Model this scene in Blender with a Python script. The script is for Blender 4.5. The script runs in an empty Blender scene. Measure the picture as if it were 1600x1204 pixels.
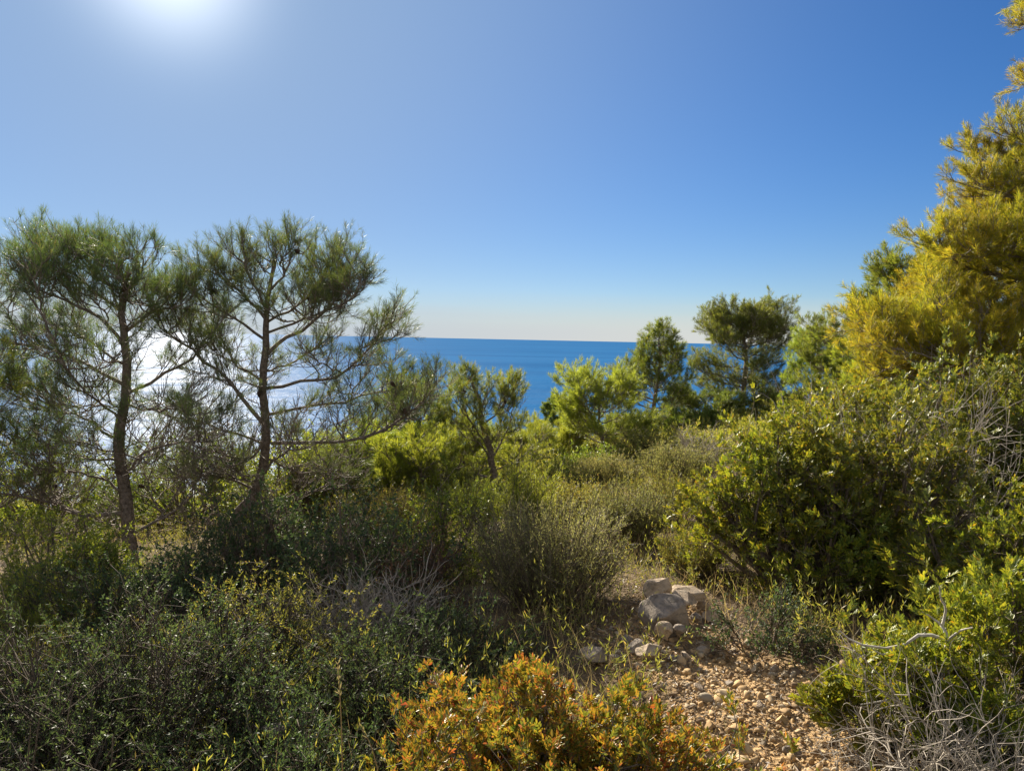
import bpy, math
import numpy as np
from mathutils import Matrix, Vector

R = math.radians
S = bpy.context.scene
COL = S.collection

# ------------------------------------------------------------------ camera, sky, sun, exposure
F = 1101.0                                   # focal length in pixels of a 1600 wide frame
CX, CY = 800.0, 602.0
CAM_H = 1.6
PITCH, ROLL = R(3.74), R(1.2)
cam_d = bpy.data.cameras.new('camera')
cam_d.sensor_width = 36.0
cam_d.lens = 36.0 * F / 1600.0
cam_d.clip_start = 0.05
cam_d.clip_end = 300000.0
cam = bpy.data.objects.new('camera', cam_d)
CAM_M = Matrix.Translation((0, 0, CAM_H)) @ Matrix.Rotation(R(90) - PITCH, 4, 'X') @ Matrix.Rotation(ROLL, 4, 'Z')
cam.matrix_world = CAM_M
COL.objects.link(cam)
S.camera = cam
CAM_N = np.array(CAM_M)


def at(px, py, d):
    """world point seen at pixel (px, py) of the 1600x1204 photograph, d metres deep"""
    v = CAM_N[:3, :3] @ np.array([(px - CX) / F * d, -(py - CY) / F * d, -d])
    return v + CAM_N[:3, 3]


sun_v = at(262, -75, 1.0) - CAM_N[:3, 3]
sun_v /= np.linalg.norm(sun_v)
SUN_EL = math.asin(sun_v[2])
SUN_AZ = math.atan2(sun_v[0], sun_v[1])      # clockwise from +Y

W = bpy.data.worlds.new('World')
S.world = W
W.use_nodes = True
nt = W.node_tree
nt.nodes.clear()
sky = nt.nodes.new('ShaderNodeTexSky')
sky.sky_type = 'NISHITA'
sky.sun_disc = False
sky.sun_elevation = SUN_EL
sky.sun_rotation = SUN_AZ
sky.altitude = 60.0
sky.air_density = 1.0
sky.dust_density = 0.1
sky.ozone_density = 3.0
hsv = nt.nodes.new('ShaderNodeHueSaturation')
hsv.inputs['Saturation'].default_value = 1.3
tint = nt.nodes.new('ShaderNodeMix')
tint.data_type = 'RGBA'
tint.blend_type = 'MULTIPLY'
tint.inputs[0].default_value = 1.0
tint.inputs[7].default_value = (0.535, 0.59, 0.76, 1)      # white balance, and dims the whole sky against the sun
wtc = nt.nodes.new('ShaderNodeTexCoord')
sep = nt.nodes.new('ShaderNodeSeparateXYZ')
nt.links.new(wtc.outputs['Generated'], sep.inputs[0])
# pale haze bank lying along the sea horizon
wnz = nt.nodes.new('ShaderNodeTexNoise')
wnz.inputs['Scale'].default_value = 4.0
wnz.inputs['Detail'].default_value = 4.0
wmp = nt.nodes.new('ShaderNodeMapping')
wmp.inputs['Scale'].default_value = (1, 1, 14)
nt.links.new(wtc.outputs['Generated'], wmp.inputs['Vector'])
nt.links.new(wmp.outputs[0], wnz.inputs['Vector'])
wad = nt.nodes.new('ShaderNodeMath')
wad.operation = 'MULTIPLY_ADD'
nt.links.new(wnz.outputs['Fac'], wad.inputs[0])
wad.inputs[1].default_value = 0.03
nt.links.new(sep.outputs['Z'], wad.inputs[2])
wmr = nt.nodes.new('ShaderNodeMapRange')
wmr.interpolation_type = 'SMOOTHSTEP'
wmr.inputs['From Min'].default_value = 0.012
wmr.inputs['From Max'].default_value = 0.085
wmr.inputs['To Min'].default_value = 0.9
wmr.inputs['To Max'].default_value = 0.0
nt.links.new(wad.outputs[0], wmr.inputs['Value'])
band = nt.nodes.new('ShaderNodeMix')
band.data_type = 'RGBA'
band.inputs[7].default_value = (5.2, 5.2, 4.95, 1)
# forward scattering round the sun
dot = nt.nodes.new('ShaderNodeVectorMath')
dot.operation = 'DOT_PRODUCT'
dot.inputs[1].default_value = tuple(sun_v)
nt.links.new(wtc.outputs['Generated'], dot.inputs[0])
mx0 = nt.nodes.new('ShaderNodeMath')
mx0.operation = 'MAXIMUM'
mx0.inputs[1].default_value = 0.0
nt.links.new(dot.outputs['Value'], mx0.inputs[0])
pw = nt.nodes.new('ShaderNodeMath')
pw.operation = 'POWER'
pw.inputs[1].default_value = 330.0
nt.links.new(mx0.outputs[0], pw.inputs[0])
aur = nt.nodes.new('ShaderNodeMix')
aur.data_type = 'RGBA'
aur.blend_type = 'ADD'
aur.clamp_result = False
aur.inputs[7].default_value = (5.5, 5.4, 5, 1)
pw2 = nt.nodes.new('ShaderNodeMath')
pw2.operation = 'POWER'
pw2.inputs[1].default_value = 5.0
nt.links.new(mx0.outputs[0], pw2.inputs[0])
au2 = nt.nodes.new('ShaderNodeMix')
au2.data_type = 'RGBA'
au2.inputs[7].default_value = (2.35, 3.35, 4.75, 1)
bg = nt.nodes.new('ShaderNodeBackground')
bg.inputs['Strength'].default_value = 0.05
wo = nt.nodes.new('ShaderNodeOutputWorld')
nt.links.new(sky.outputs[0], hsv.inputs['Color'])
nt.links.new(hsv.outputs[0], tint.inputs[6])
nt.links.new(tint.outputs[2], band.inputs[6])
nt.links.new(wmr.outputs[0], band.inputs[0])
# unseen bright cloud added behind the camera as fill light for the shade
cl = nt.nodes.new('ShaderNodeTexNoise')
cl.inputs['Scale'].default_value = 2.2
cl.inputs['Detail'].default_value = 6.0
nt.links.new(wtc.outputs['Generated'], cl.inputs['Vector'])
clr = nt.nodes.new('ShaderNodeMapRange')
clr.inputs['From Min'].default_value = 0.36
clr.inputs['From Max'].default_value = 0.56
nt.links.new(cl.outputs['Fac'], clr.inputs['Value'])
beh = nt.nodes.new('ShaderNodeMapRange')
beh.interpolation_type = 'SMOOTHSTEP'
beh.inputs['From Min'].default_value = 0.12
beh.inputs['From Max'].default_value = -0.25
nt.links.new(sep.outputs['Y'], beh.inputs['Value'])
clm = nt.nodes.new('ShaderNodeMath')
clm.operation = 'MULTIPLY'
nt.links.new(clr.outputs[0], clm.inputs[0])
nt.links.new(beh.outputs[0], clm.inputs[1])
fill_cloud = nt.nodes.new('ShaderNodeMix')
fill_cloud.data_type = 'RGBA'
fill_cloud.inputs[7].default_value = (5.2, 5.0, 4.7, 1)
nt.links.new(band.outputs[2], au2.inputs[6])
pw2s = nt.nodes.new('ShaderNodeMath')
pw2s.operation = 'MULTIPLY'
pw2s.inputs[1].default_value = 0.85
nt.links.new(pw2.outputs[0], pw2s.inputs[0])
nt.links.new(pw2s.outputs[0], au2.inputs[0])
nt.links.new(au2.outputs[2], aur.inputs[6])
nt.links.new(pw.outputs[0], aur.inputs[0])
nt.links.new(aur.outputs[2], fill_cloud.inputs[6])
nt.links.new(clm.outputs[0], fill_cloud.inputs[0])
nt.links.new(fill_cloud.outputs[2], bg.inputs['Color'])
nt.links.new(bg.outputs[0], wo.inputs['Surface'])

sun_d = bpy.data.lights.new('sun', 'SUN')
sun_d.energy = 5.0
sun_d.angle = R(0.5)
sun_d.color = (1.0, 0.9, 0.74)
sun = bpy.data.objects.new('sun', sun_d)
sun.rotation_euler = Vector(sun_v).to_track_quat('Z', 'Y').to_euler()
sun.location = (0, 0, 30)
COL.objects.link(sun)

S.view_settings.view_transform = 'Standard'
S.view_settings.look = 'None'
S.view_settings.gamma = 1.0
S.view_settings.exposure = 1.5
S.view_settings.use_curve_mapping = False
S.render.engine = 'CYCLES'
S.cycles.max_bounces = 10
S.cycles.diffuse_bounces = 6
S.cycles.glossy_bounces = 2
S.cycles.transmission_bounces = 8
S.cycles.transparent_max_bounces = 4
S.cycles.caustics_reflective = False
S.cycles.caustics_refractive = False
S.cycles.use_denoising = True

# ------------------------------------------------------------------ helpers


def norm(v):
    return v / np.maximum(np.linalg.norm(v, axis=-1, keepdims=True), 1e-9)


def mesh(name, V, faces, mat, smooth=False):
    """V (n,3); faces: list of int arrays (m,k)"""
    me = bpy.data.meshes.new(name)
    V = np.ascontiguousarray(V, dtype=np.float32)
    me.vertices.add(len(V))
    me.vertices.foreach_set('co', V.ravel())
    faces = [f for f in faces if len(f)]
    loops = np.concatenate([f.ravel() for f in faces]).astype(np.int32)
    cnt = np.concatenate([np.full(len(f), f.shape[1], np.int32) for f in faces])
    start = np.concatenate([[0], np.cumsum(cnt)[:-1]]).astype(np.int32)
    me.loops.add(len(loops))
    me.loops.foreach_set('vertex_index', loops)
    me.polygons.add(len(cnt))
    me.polygons.foreach_set('loop_start', start)
    me.polygons.foreach_set('loop_total', cnt)
    if smooth:
        me.polygons.foreach_set('use_smooth', np.ones(len(cnt), bool))
    me.update(calc_edges=True)
    me.materials.append(mat)
    return me


def link(name, me, parent=None):
    o = bpy.data.objects.new(name, me)
    COL.objects.link(o)
    if parent is not None:
        o.parent = parent
    return o


def tag(o, label, cat, group=None):
    o['label'] = label
    o['category'] = cat
    if group:
        o['group'] = group
    return o


def thing(name, label, cat, loc=(0, 0, 0), rz=0.0, group=None):
    o = bpy.data.objects.new(name, None)
    o.empty_display_size = 0.2
    COL.objects.link(o)
    o.location = loc
    o.rotation_euler = (0, 0, rz)
    return tag(o, label, cat, group)


def dup(root, label, loc, rz=0.0, sc=1.0, group=None):
    r = root.copy()
    COL.objects.link(r)
    r.location = loc
    r.rotation_euler = (0, 0, rz)
    r.scale = (sc, sc, sc) if not hasattr(sc, '__len__') else sc
    r['label'] = label
    if group:
        r['group'] = group
    for ch in list(root.children):
        c = ch.copy()
        COL.objects.link(c)
        c.parent = r
        for g in ch.children:
            d = g.copy()
            COL.objects.link(d)
            d.parent = c
    return r


class Tubes:
    def __init__(self):
        self.g = {}

    def add(self, P, r, sides=3):
        P = np.asarray(P, float)
        r = np.asarray(r, float)
        self.g.setdefault((len(P), sides), []).append((P, r))

    def arrays(self):
        VV, FF, off = [], [], 0
        for (n, k), items in self.g.items():
            P = np.array([i[0] for i in items])
            r = np.array([i[1] for i in items])
            m = len(P)
            T = np.gradient(P, axis=1)
            T = norm(T)
            mt = np.abs(norm(P[:, -1] - P[:, 0]))
            ref = np.eye(3)[np.argmin(mt, axis=1)][:, None, :]
            A = norm(np.cross(T, np.broadcast_to(ref, T.shape)))
            B = np.cross(T, A)
            a = np.linspace(0, 2 * np.pi, k, endpoint=False)
            ring = A[:, :, None, :] * np.cos(a)[None, None, :, None] + B[:, :, None, :] * np.sin(a)[None, None, :, None]
            V = P[:, :, None, :] + ring * r[:, :, None, None]
            VV.append(V.reshape(-1, 3))
            idx = np.arange(m * n * k).reshape(m, n, k) + off
            nx = np.roll(idx, -1, axis=2)
            f = np.stack([idx[:, :-1], nx[:, :-1], nx[:, 1:], idx[:, 1:]], axis=-1).reshape(-1, 4)
            FF.append(f)
            off += m * n * k
        return np.concatenate(VV), FF

    def build(self, name, mat, parent=None, origin=None):
        V, Fa = self.arrays()
        if origin is not None:
            V = V - origin
        return link(name, mesh(name, V, Fa, mat, True), parent)


class Cards:
    def __init__(self):
        self.V, self.F, self.n = [], [], 0

    def add(self, V, idx):
        """V (m,k,3) one template each; idx list of faces in the template"""
        m, k = V.shape[:2]
        base = (np.arange(m) * k + self.n)[:, None]
        for f in idx:
            self.F.append(base + np.array(f)[None, :])
        self.V.append(V.reshape(-1, 3))
        self.n += m * k

    def build(self, name, mat, parent=None, origin=None):
        V = np.concatenate(self.V)
        if origin is not None:
            V = V - origin
        by = {}
        for f in self.F:
            by.setdefault(f.shape[1], []).append(f)
        return link(name, mesh(name, V, [np.concatenate(x) for x in by.values()], mat), parent)


def rdir(rng, n):
    return norm(rng.normal(size=(n, 3)))


def needles(C, p0, p1, k, L, w, ang, rng, spread=0.2):
    p0 = np.repeat(np.asarray(p0), k, axis=0)
    p1 = np.repeat(np.asarray(p1), k, axis=0)
    n = len(p0)
    t = rng.random((n, 1))
    A = norm(p1 - p0)
    root = p0 + (p1 - p0) * t
    rad = np.cross(A, rdir(rng, n))
    rad = norm(rad)
    th = np.clip(ang * (1.15 - 0.5 * t) + rng.normal(0, spread, (n, 1)), 0.03, 1.5)
    d = A * np.cos(th) + rad * np.sin(th)
    Ln = L * rng.uniform(0.7, 1.15, (n, 1))
    s = norm(np.cross(d, rdir(rng, n))) * (w * 0.5)
    V = np.stack([root, root + d * Ln * 0.45 + s, root + d * Ln, root + d * Ln * 0.45 - s], axis=1)
    C.add(V, [(0, 1, 2, 3)])


def ovals(C, P, d, nn, L, Wd, fold=0.25, simple=False):
    """folded leaf blades: P, d (direction), nn (normal), L and Wd (n,1)"""
    sd = norm(np.cross(nn, d))
    up = nn * Wd * fold
    if simple:
        V = np.stack([P, P + d * L * 0.5 + sd * Wd * 0.5 + up, P + d * L, P + d * L * 0.5 - sd * Wd * 0.5 + up], axis=1)
        C.add(V, [(0, 1, 2), (0, 2, 3)])
    else:
        V = np.stack([P, P + d * L * 0.3 + sd * Wd * 0.45 + up, P + d * L * 0.72 + sd * Wd * 0.42 + up, P + d * L,
                      P + d * L * 0.72 - sd * Wd * 0.42 + up, P + d * L * 0.3 - sd * Wd * 0.45 + up], axis=1)
        C.add(V, [(0, 1, 2, 3), (0, 3, 4, 5)])


def spiral_leaves(C, p0, p1, k, L, w, ang, rng, simple=True):
    p0 = np.repeat(p0, k, axis=0)
    p1 = np.repeat(p1, k, axis=0)
    n = len(p0)
    t = rng.random((n, 1))
    A = norm(p1 - p0)
    rad = norm(np.cross(A, rdir(rng, n)))
    th = ang * rng.uniform(0.6, 1.35, (n, 1)) * (1.1 - 0.35 * t)
    d = A * np.cos(th) + rad * np.sin(th)
    nn = norm(A - d * np.sum(A * d, axis=1, keepdims=True) + rng.normal(0, 0.35, (n, 3)))
    nn = norm(nn - d * np.sum(nn * d, axis=1, keepdims=True))
    s = rng.uniform(0.65, 1.2, (n, 1))
    ovals(C, p0 + (p1 - p0) * t, d, nn, L * s, w * s, 0.22, simple)


def pinnate(C, p0, p1, k, pairs, Lr, Ll, wl, ang, rng, simple=False):
    """compound leaves, k to a shoot, each with pairs of leaflets"""
    p0 = np.repeat(p0, k, axis=0)
    p1 = np.repeat(p1, k, axis=0)
    n = len(p0)
    t = rng.random((n, 1)) ** 0.7
    A = norm(p1 - p0)
    rad = norm(np.cross(A, rdir(rng, n)))
    th = ang * rng.uniform(0.5, 1.4, (n, 1)) * (1.15 - 0.5 * t)
    d = A * np.cos(th) + rad * np.sin(th)
    nn = norm(A - d * np.sum(A * d, axis=1, keepdims=True) + rng.normal(0, 0.3, (n, 3)))
    nn = norm(nn - d * np.sum(nn * d, axis=1, keepdims=True))
    sd = np.cross(nn, d)
    q = p0 + (p1 - p0) * t
    sc = rng.uniform(0.7, 1.2, (n, 1))
    for i in range(pairs + 1):
        if i == pairs:
            sgn = [0.0]
        else:
            sgn = [-1.0, 1.0]
        for s in sgn:
            pos = q + d * Lr * sc * (0.2 + 0.8 * (i + 0.5) / (pairs + 0.5))
            ld = norm(d * (0.75 if s else 1.0) + sd * s * 0.65 + nn * 0.3 * abs(s) + rng.normal(0, 0.12, (n, 3)))
            ln = norm(nn - ld * np.sum(nn * ld, axis=1, keepdims=True))
            u = rng.uniform(0.75, 1.15, (n, 1)) * sc
            ovals(C, pos, ld, ln, Ll * u, wl * u, 0.2, simple)


def spline(P, n):
    """Catmull-Rom through P, n samples"""
    P = np.asarray(P, float)
    if len(P) == 2:
        return P[0] + (P[1] - P[0]) * np.linspace(0, 1, n)[:, None]
    Q = np.concatenate([[2 * P[0] - P[1]], P, [2 * P[-1] - P[-2]]])
    u = np.linspace(0, len(P) - 1 - 1e-6, n)
    i = u.astype(int)
    f = (u - i)[:, None]
    a, b, c, d = Q[i], Q[i + 1], Q[i + 2], Q[i + 3]
    return 0.5 * (2 * b + (c - a) * f + (2 * a - 5 * b + 4 * c - d) * f ** 2 + (3 * b - a - 3 * c + d) * f ** 3)


# ------------------------------------------------------------------ materials


def nodes(name):
    m = bpy.data.materials.new(name)
    m.use_nodes = True
    t = m.node_tree
    t.nodes.clear()
    out = t.nodes.new('ShaderNodeOutputMaterial')
    return m, t, out


def ramp(t, src, cols):
    r = t.nodes.new('ShaderNodeValToRGB')
    e = r.color_ramp.elements
    while len(e) < len(cols):
        e.new(0.5)
    for el, (p, c) in zip(e, cols):
        el.position = p
        el.color = (*c, 1)
    t.links.new(src, r.inputs[0])
    return r


def foliage(name, cols, trans=0.42, tint=(1.5, 1.35, 0.6), rough=0.5, spec=0.35, clump=1.6, var=0.12, hue=None):
    """leaf shader: reflecting blade mixed with light coming through it; every leaf has a colour of its own"""
    m, t, out = nodes(name)
    geo = t.nodes.new('ShaderNodeNewGeometry')
    rp = ramp(t, geo.outputs['Random Per Island'], cols)
    tc = t.nodes.new('ShaderNodeTexCoord')
    nz = t.nodes.new('ShaderNodeTexNoise')
    nz.inputs['Scale'].default_value = clump
    nz.inputs['Detail'].default_value = 2
    t.links.new(tc.outputs['Object'], nz.inputs['Vector'])
    oi = t.nodes.new('ShaderNodeObjectInfo')
    hs = t.nodes.new('ShaderNodeHueSaturation')
    mr = t.nodes.new('ShaderNodeMapRange')
    mr.inputs['From Min'].default_value = 0.3
    mr.inputs['From Max'].default_value = 0.7
    mr.inputs['To Min'].default_value = 0.72
    mr.inputs['To Max'].default_value = 1.28
    t.links.new(nz.outputs['Fac'], mr.inputs['Value'])
    t.links.new(mr.outputs[0], hs.inputs['Value'])
    mh = t.nodes.new('ShaderNodeMapRange')
    mh.inputs['To Min'].default_value = 0.5 - var * 0.12
    mh.inputs['To Max'].default_value = 0.5 + var * 0.12
    t.links.new(oi.outputs['Random'], mh.inputs['Value'])
    t.links.new(mh.outputs[0], hs.inputs['Hue'])
    t.links.new(rp.outputs[0], hs.inputs['Color'])
    if hue:                                   # growth of a different green in patches
        hn = t.nodes.new('ShaderNodeTexNoise')
        hn.inputs['Scale'].default_value = clump * .7
        t.links.new(tc.outputs['Object'], hn.inputs['Vector'])
        hm = t.nodes.new('ShaderNodeMapRange')
        hm.inputs['From Min'].default_value = 0.35
        hm.inputs['From Max'].default_value = 0.65
        hm.inputs['To Min'].default_value = hue[0]
        hm.inputs['To Max'].default_value = hue[1]
        t.links.new(hn.outputs['Fac'], hm.inputs['Value'])
        t.links.new(hm.outputs[0], hs.inputs['Hue'])
    pb = t.nodes.new('ShaderNodeBsdfPrincipled')
    pb.inputs['Roughness'].default_value = rough
    pb.inputs['Specular IOR Level'].default_value = spec
    t.links.new(hs.outputs[0], pb.inputs['Base Color'])
    mul = t.nodes.new('ShaderNodeMix')
    mul.data_type = 'RGBA'
    mul.blend_type = 'MULTIPLY'
    mul.inputs[0].default_value = 1.0
    t.links.new(hs.outputs[0], mul.inputs[6])
    mul.inputs[7].default_value = (*tint, 1)
    tr = t.nodes.new('ShaderNodeBsdfTranslucent')
    t.links.new(mul.outputs[2], tr.inputs['Color'])
    mx = t.nodes.new('ShaderNodeMixShader')
    mx.inputs[0].default_value = trans
    t.links.new(pb.outputs[0], mx.inputs[1])
    t.links.new(tr.outputs[0], mx.inputs[2])
    t.links.new(mx.outputs[0], out.inputs['Surface'])
    return m


def rough_mat(name, c1, c2, scale=8.0, bump=0.5, dist=0.02, rough=0.85, c3=None, spec=0.25):
    m, t, out = nodes(name)
    tc = t.nodes.new('ShaderNodeTexCoord')
    nz = t.nodes.new('ShaderNodeTexNoise')
    nz.inputs['Scale'].default_value = scale
    nz.inputs['Detail'].default_value = 7
    nz.inputs['Roughness'].default_value = 0.65
    t.links.new(tc.outputs['Object'], nz.inputs['Vector'])
    cols = [(0.3, c1), (0.62, c2)]
    if c3:
        cols.append((0.75, c3))
    rp = ramp(t, nz.outputs['Fac'], cols)
    pb = t.nodes.new('ShaderNodeBsdfPrincipled')
    pb.inputs['Roughness'].default_value = rough
    pb.inputs['Specular IOR Level'].default_value = spec
    bp = t.nodes.new('ShaderNodeBump')
    bp.inputs['Strength'].default_value = bump
    bp.inputs['Distance'].default_value = dist
    t.links.new(nz.outputs['Fac'], bp.inputs['Height'])
    t.links.new(rp.outputs[0], pb.inputs['Base Color'])
    t.links.new(bp.outputs[0], pb.inputs['Normal'])
    t.links.new(pb.outputs[0], out.inputs['Surface'])
    return m


def stone_mat(name, dark, mid, pale):
    """weathered limestone: pitted, cracked, with grey lichen and ochre stains"""
    m, t, out = nodes(name)
    tc = t.nodes.new('ShaderNodeTexCoord')

    def noise(sc, det=8, ro=.65):
        n = t.nodes.new('ShaderNodeTexNoise')
        n.inputs['Scale'].default_value = sc
        n.inputs['Detail'].default_value = det
        n.inputs['Roughness'].default_value = ro
        t.links.new(tc.outputs['Object'], n.inputs['Vector'])
        return n.outputs['Fac']
    base = ramp(t, noise(11), [(0.3, dark), (0.5, mid), (0.72, pale)])
    lich = ramp(t, noise(30, 5), [(0.55, (0, 0, 0)), (0.62, (1, 1, 1))])
    mx = t.nodes.new('ShaderNodeMix')
    mx.data_type = 'RGBA'
    ml = t.nodes.new('ShaderNodeMath')
    ml.operation = 'MULTIPLY'
    ml.inputs[1].default_value = .55
    t.links.new(lich.outputs[0], ml.inputs[0])
    t.links.new(ml.outputs[0], mx.inputs[0])
    t.links.new(base.outputs[0], mx.inputs[6])
    mx.inputs[7].default_value = (0.16, 0.145, 0.12, 1)
    vo = t.nodes.new('ShaderNodeTexVoronoi')
    vo.feature = 'DISTANCE_TO_EDGE'
    vo.inputs['Scale'].default_value = 9
    wv = t.nodes.new('ShaderNodeTexNoise')
    wv.inputs['Scale'].default_value = 7
    t.links.new(tc.outputs['Object'], wv.inputs['Vector'])
    vm = t.nodes.new('ShaderNodeVectorMath')
    vm.operation = 'MULTIPLY_ADD'
    vm.inputs[1].default_value = (.25, .25, .25)
    t.links.new(wv.outputs['Color'], vm.inputs[0])
    t.links.new(tc.outputs['Object'], vm.inputs[2])
    t.links.new(vm.outputs[0], vo.inputs['Vector'])
    ck = t.nodes.new('ShaderNodeMapRange')
    ck.inputs['From Max'].default_value = .03
    t.links.new(vo.outputs['Distance'], ck.inputs['Value'])
    b1 = t.nodes.new('ShaderNodeBump')
    b1.inputs['Strength'].default_value = .9
    b1.inputs['Distance'].default_value = .02
    t.links.new(noise(24, 9, .72), b1.inputs['Height'])
    b2 = t.nodes.new('ShaderNodeBump')
    b2.inputs['Strength'].default_value = .5
    b2.inputs['Distance'].default_value = .006
    t.links.new(ck.outputs[0], b2.inputs['Height'])
    t.links.new(b1.outputs[0], b2.inputs['Normal'])
    pb = t.nodes.new('ShaderNodeBsdfPrincipled')
    pb.inputs['Roughness'].default_value = .92
    pb.inputs['Specular IOR Level'].default_value = .15
    t.links.new(mx.outputs[2], pb.inputs['Base Color'])
    t.links.new(b2.outputs[0], pb.inputs['Normal'])
    t.links.new(pb.outputs[0], out.inputs['Surface'])
    return m


M = {}
M['bark'] = rough_mat('pine bark', (0.05, 0.038, 0.03), (0.27, 0.22, 0.18), 26, 0.9, 0.03)
M['twig'] = rough_mat('grey twig', (0.1, 0.08, 0.065), (0.26, 0.22, 0.185), 20, 0.3, 0.01)
M['palewood'] = rough_mat('bleached wood', (0.26, 0.24, 0.21), (0.48, 0.45, 0.4), 22, 0.3, 0.006)
M['drytwig'] = rough_mat('dead grey twig', (0.19, 0.165, 0.135), (0.4, 0.355, 0.29), 15, 0.2, 0.01)
M['stem'] = rough_mat('shrub stem', (0.07, 0.05, 0.035), (0.2, 0.16, 0.12), 25, 0.3, 0.008)
M['darkstem'] = rough_mat('dark stem', (0.04, 0.03, 0.022), (0.1, 0.08, 0.06), 25, 0.3, 0.008)  # darker copy of the shrub stem, the thickets' shade put into its colour
M['cone'] = rough_mat('pine cone', (0.03, 0.02, 0.014), (0.09, 0.06, 0.04), 60, 0.8, 0.02)
M['rock'] = stone_mat('limestone', (0.2, 0.15, 0.1), (0.44, 0.35, 0.255), (0.52, 0.43, 0.32))
M['gravel'] = rough_mat('gravel stone', (0.3, 0.2, 0.1), (0.47, 0.35, 0.2), 14, 0.4, 0.01, 0.9, (0.5, 0.42, 0.3))
M['greystone'] = stone_mat('grey stone', (0.13, 0.11, 0.09), (0.29, 0.245, 0.2), (0.4, 0.34, 0.27))

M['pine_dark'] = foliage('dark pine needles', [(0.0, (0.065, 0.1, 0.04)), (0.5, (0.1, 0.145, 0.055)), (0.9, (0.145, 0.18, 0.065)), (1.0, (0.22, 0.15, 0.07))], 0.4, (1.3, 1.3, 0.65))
M['pine_mid'] = foliage('green pine needles', [(0.0, (0.09, 0.14, 0.035)), (0.5, (0.15, 0.2, 0.045)), (0.92, (0.22, 0.25, 0.055)), (1.0, (0.25, 0.17, 0.07))], 0.46)
M['pine_deep'] = foliage('deep green pine needles', [(0.0, (0.08, 0.12, 0.037)), (0.5, (0.13, 0.175, 0.048)), (0.92, (0.2, 0.225, 0.058)), (1.0, (0.24, 0.16, 0.07))], 0.45)
M['pine_light'] = foliage('young pine needles', [(0.0, (0.14, 0.2, 0.04)), (0.5, (0.22, 0.28, 0.05)), (1.0, (0.3, 0.33, 0.065))], 0.48)
M['pine_gold'] = foliage('golden pine needles', [(0.0, (0.11, 0.15, 0.03)), (0.4, (0.27, 0.275, 0.03)), (0.8, (0.44, 0.37, 0.03)), (1.0, (0.42, 0.28, 0.04))], 0.5, (1.25, 1.2, 0.7), var=0.02, clump=1.3, hue=(.486, .514))
M['mastic'] = foliage('mastic leaflets', [(0.0, (0.08, 0.115, 0.025)), (0.5, (0.145, 0.175, 0.032)), (0.96, (0.24, 0.24, 0.04)), (1.0, (0.36, 0.22, 0.035))], 0.42, (1.45, 1.25, 0.55), rough=0.42, spec=0.4)
M['mastic_yellow'] = foliage('yellow green mastic leaflets', [(0.0, (0.09, 0.13, 0.025)), (0.5, (0.18, 0.215, 0.03)), (0.95, (0.31, 0.3, 0.037)), (1.0, (0.4, 0.24, 0.03))], 0.42, (1.4, 1.3, 0.55), rough=0.42, spec=0.4, var=0.05, hue=(.485, .525))
M['mastic_orange'] = foliage('orange mastic leaflets', [(0.0, (0.08, 0.12, 0.025)), (0.33, (0.17, 0.19, 0.03)), (0.55, (0.33, 0.27, 0.035)), (0.8, (0.42, 0.25, 0.035)), (0.92, (0.38, 0.14, 0.04)), (1.0, (0.22, 0.12, 0.07))], 0.36, (1.25, 1.15, 0.7), rough=0.42, spec=0.4, clump=6, var=0.0, hue=(.47, .515))
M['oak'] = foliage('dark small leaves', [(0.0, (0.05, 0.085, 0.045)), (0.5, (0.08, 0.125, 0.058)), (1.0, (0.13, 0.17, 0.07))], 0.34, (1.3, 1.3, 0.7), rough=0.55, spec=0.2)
M['leafy'] = foliage('fresh green leaves', [(0.0, (0.1, 0.16, 0.035)), (0.5, (0.17, 0.23, 0.045)), (1.0, (0.27, 0.31, 0.055))], 0.5, rough=0.45, spec=0.3)
M['rosemary'] = foliage('grey green rosemary leaves', [(0.0, (0.13, 0.15, 0.06)), (0.5, (0.21, 0.22, 0.09)), (0.9, (0.3, 0.28, 0.12)), (1.0, (0.34, 0.26, 0.15))], 0.55, (1.25, 1.2, 0.7))
M['rosemary_pale'] = foliage('pale rosemary leaves', [(0.0, (0.18, 0.19, 0.08)), (0.5, (0.28, 0.28, 0.12)), (0.9, (0.36, 0.33, 0.16)), (1.0, (0.38, 0.3, 0.18))], 0.55, (1.2, 1.15, 0.75))
M['heath'] = foliage('olive heath leaves', [(0.0, (0.13, 0.15, 0.045)), (0.5, (0.22, 0.24, 0.065)), (0.9, (0.31, 0.3, 0.09)), (1.0, (0.35, 0.24, 0.11))], 0.46)
M['rust'] = foliage('rust brown dead leaves', [(0.0, (0.12, 0.06, 0.03)), (0.6, (0.2, 0.1, 0.05)), (1.0, (0.26, 0.16, 0.09))], 0.3, (1.2, 1.0, 0.8))
M['litter'] = foliage('fallen leaves', [(0.0, (0.06, 0.04, 0.025)), (0.5, (0.15, 0.1, 0.055)), (1.0, (0.28, 0.2, 0.11))], 0.15, (1, 1, 1))
M['straw'] = foliage('straw', [(0.0, (0.24, 0.19, 0.1)), (0.6, (0.36, 0.3, 0.16)), (1.0, (0.3, 0.28, 0.1))], 0.35, (1.1, 1.0, 0.8))
M['grass'] = foliage('grass blades', [(0.0, (0.116, 0.160, 0.043)), (0.5, (0.189, 0.217, 0.058)), (1.0, (0.362, 0.304, 0.145))], 0.45)

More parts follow.
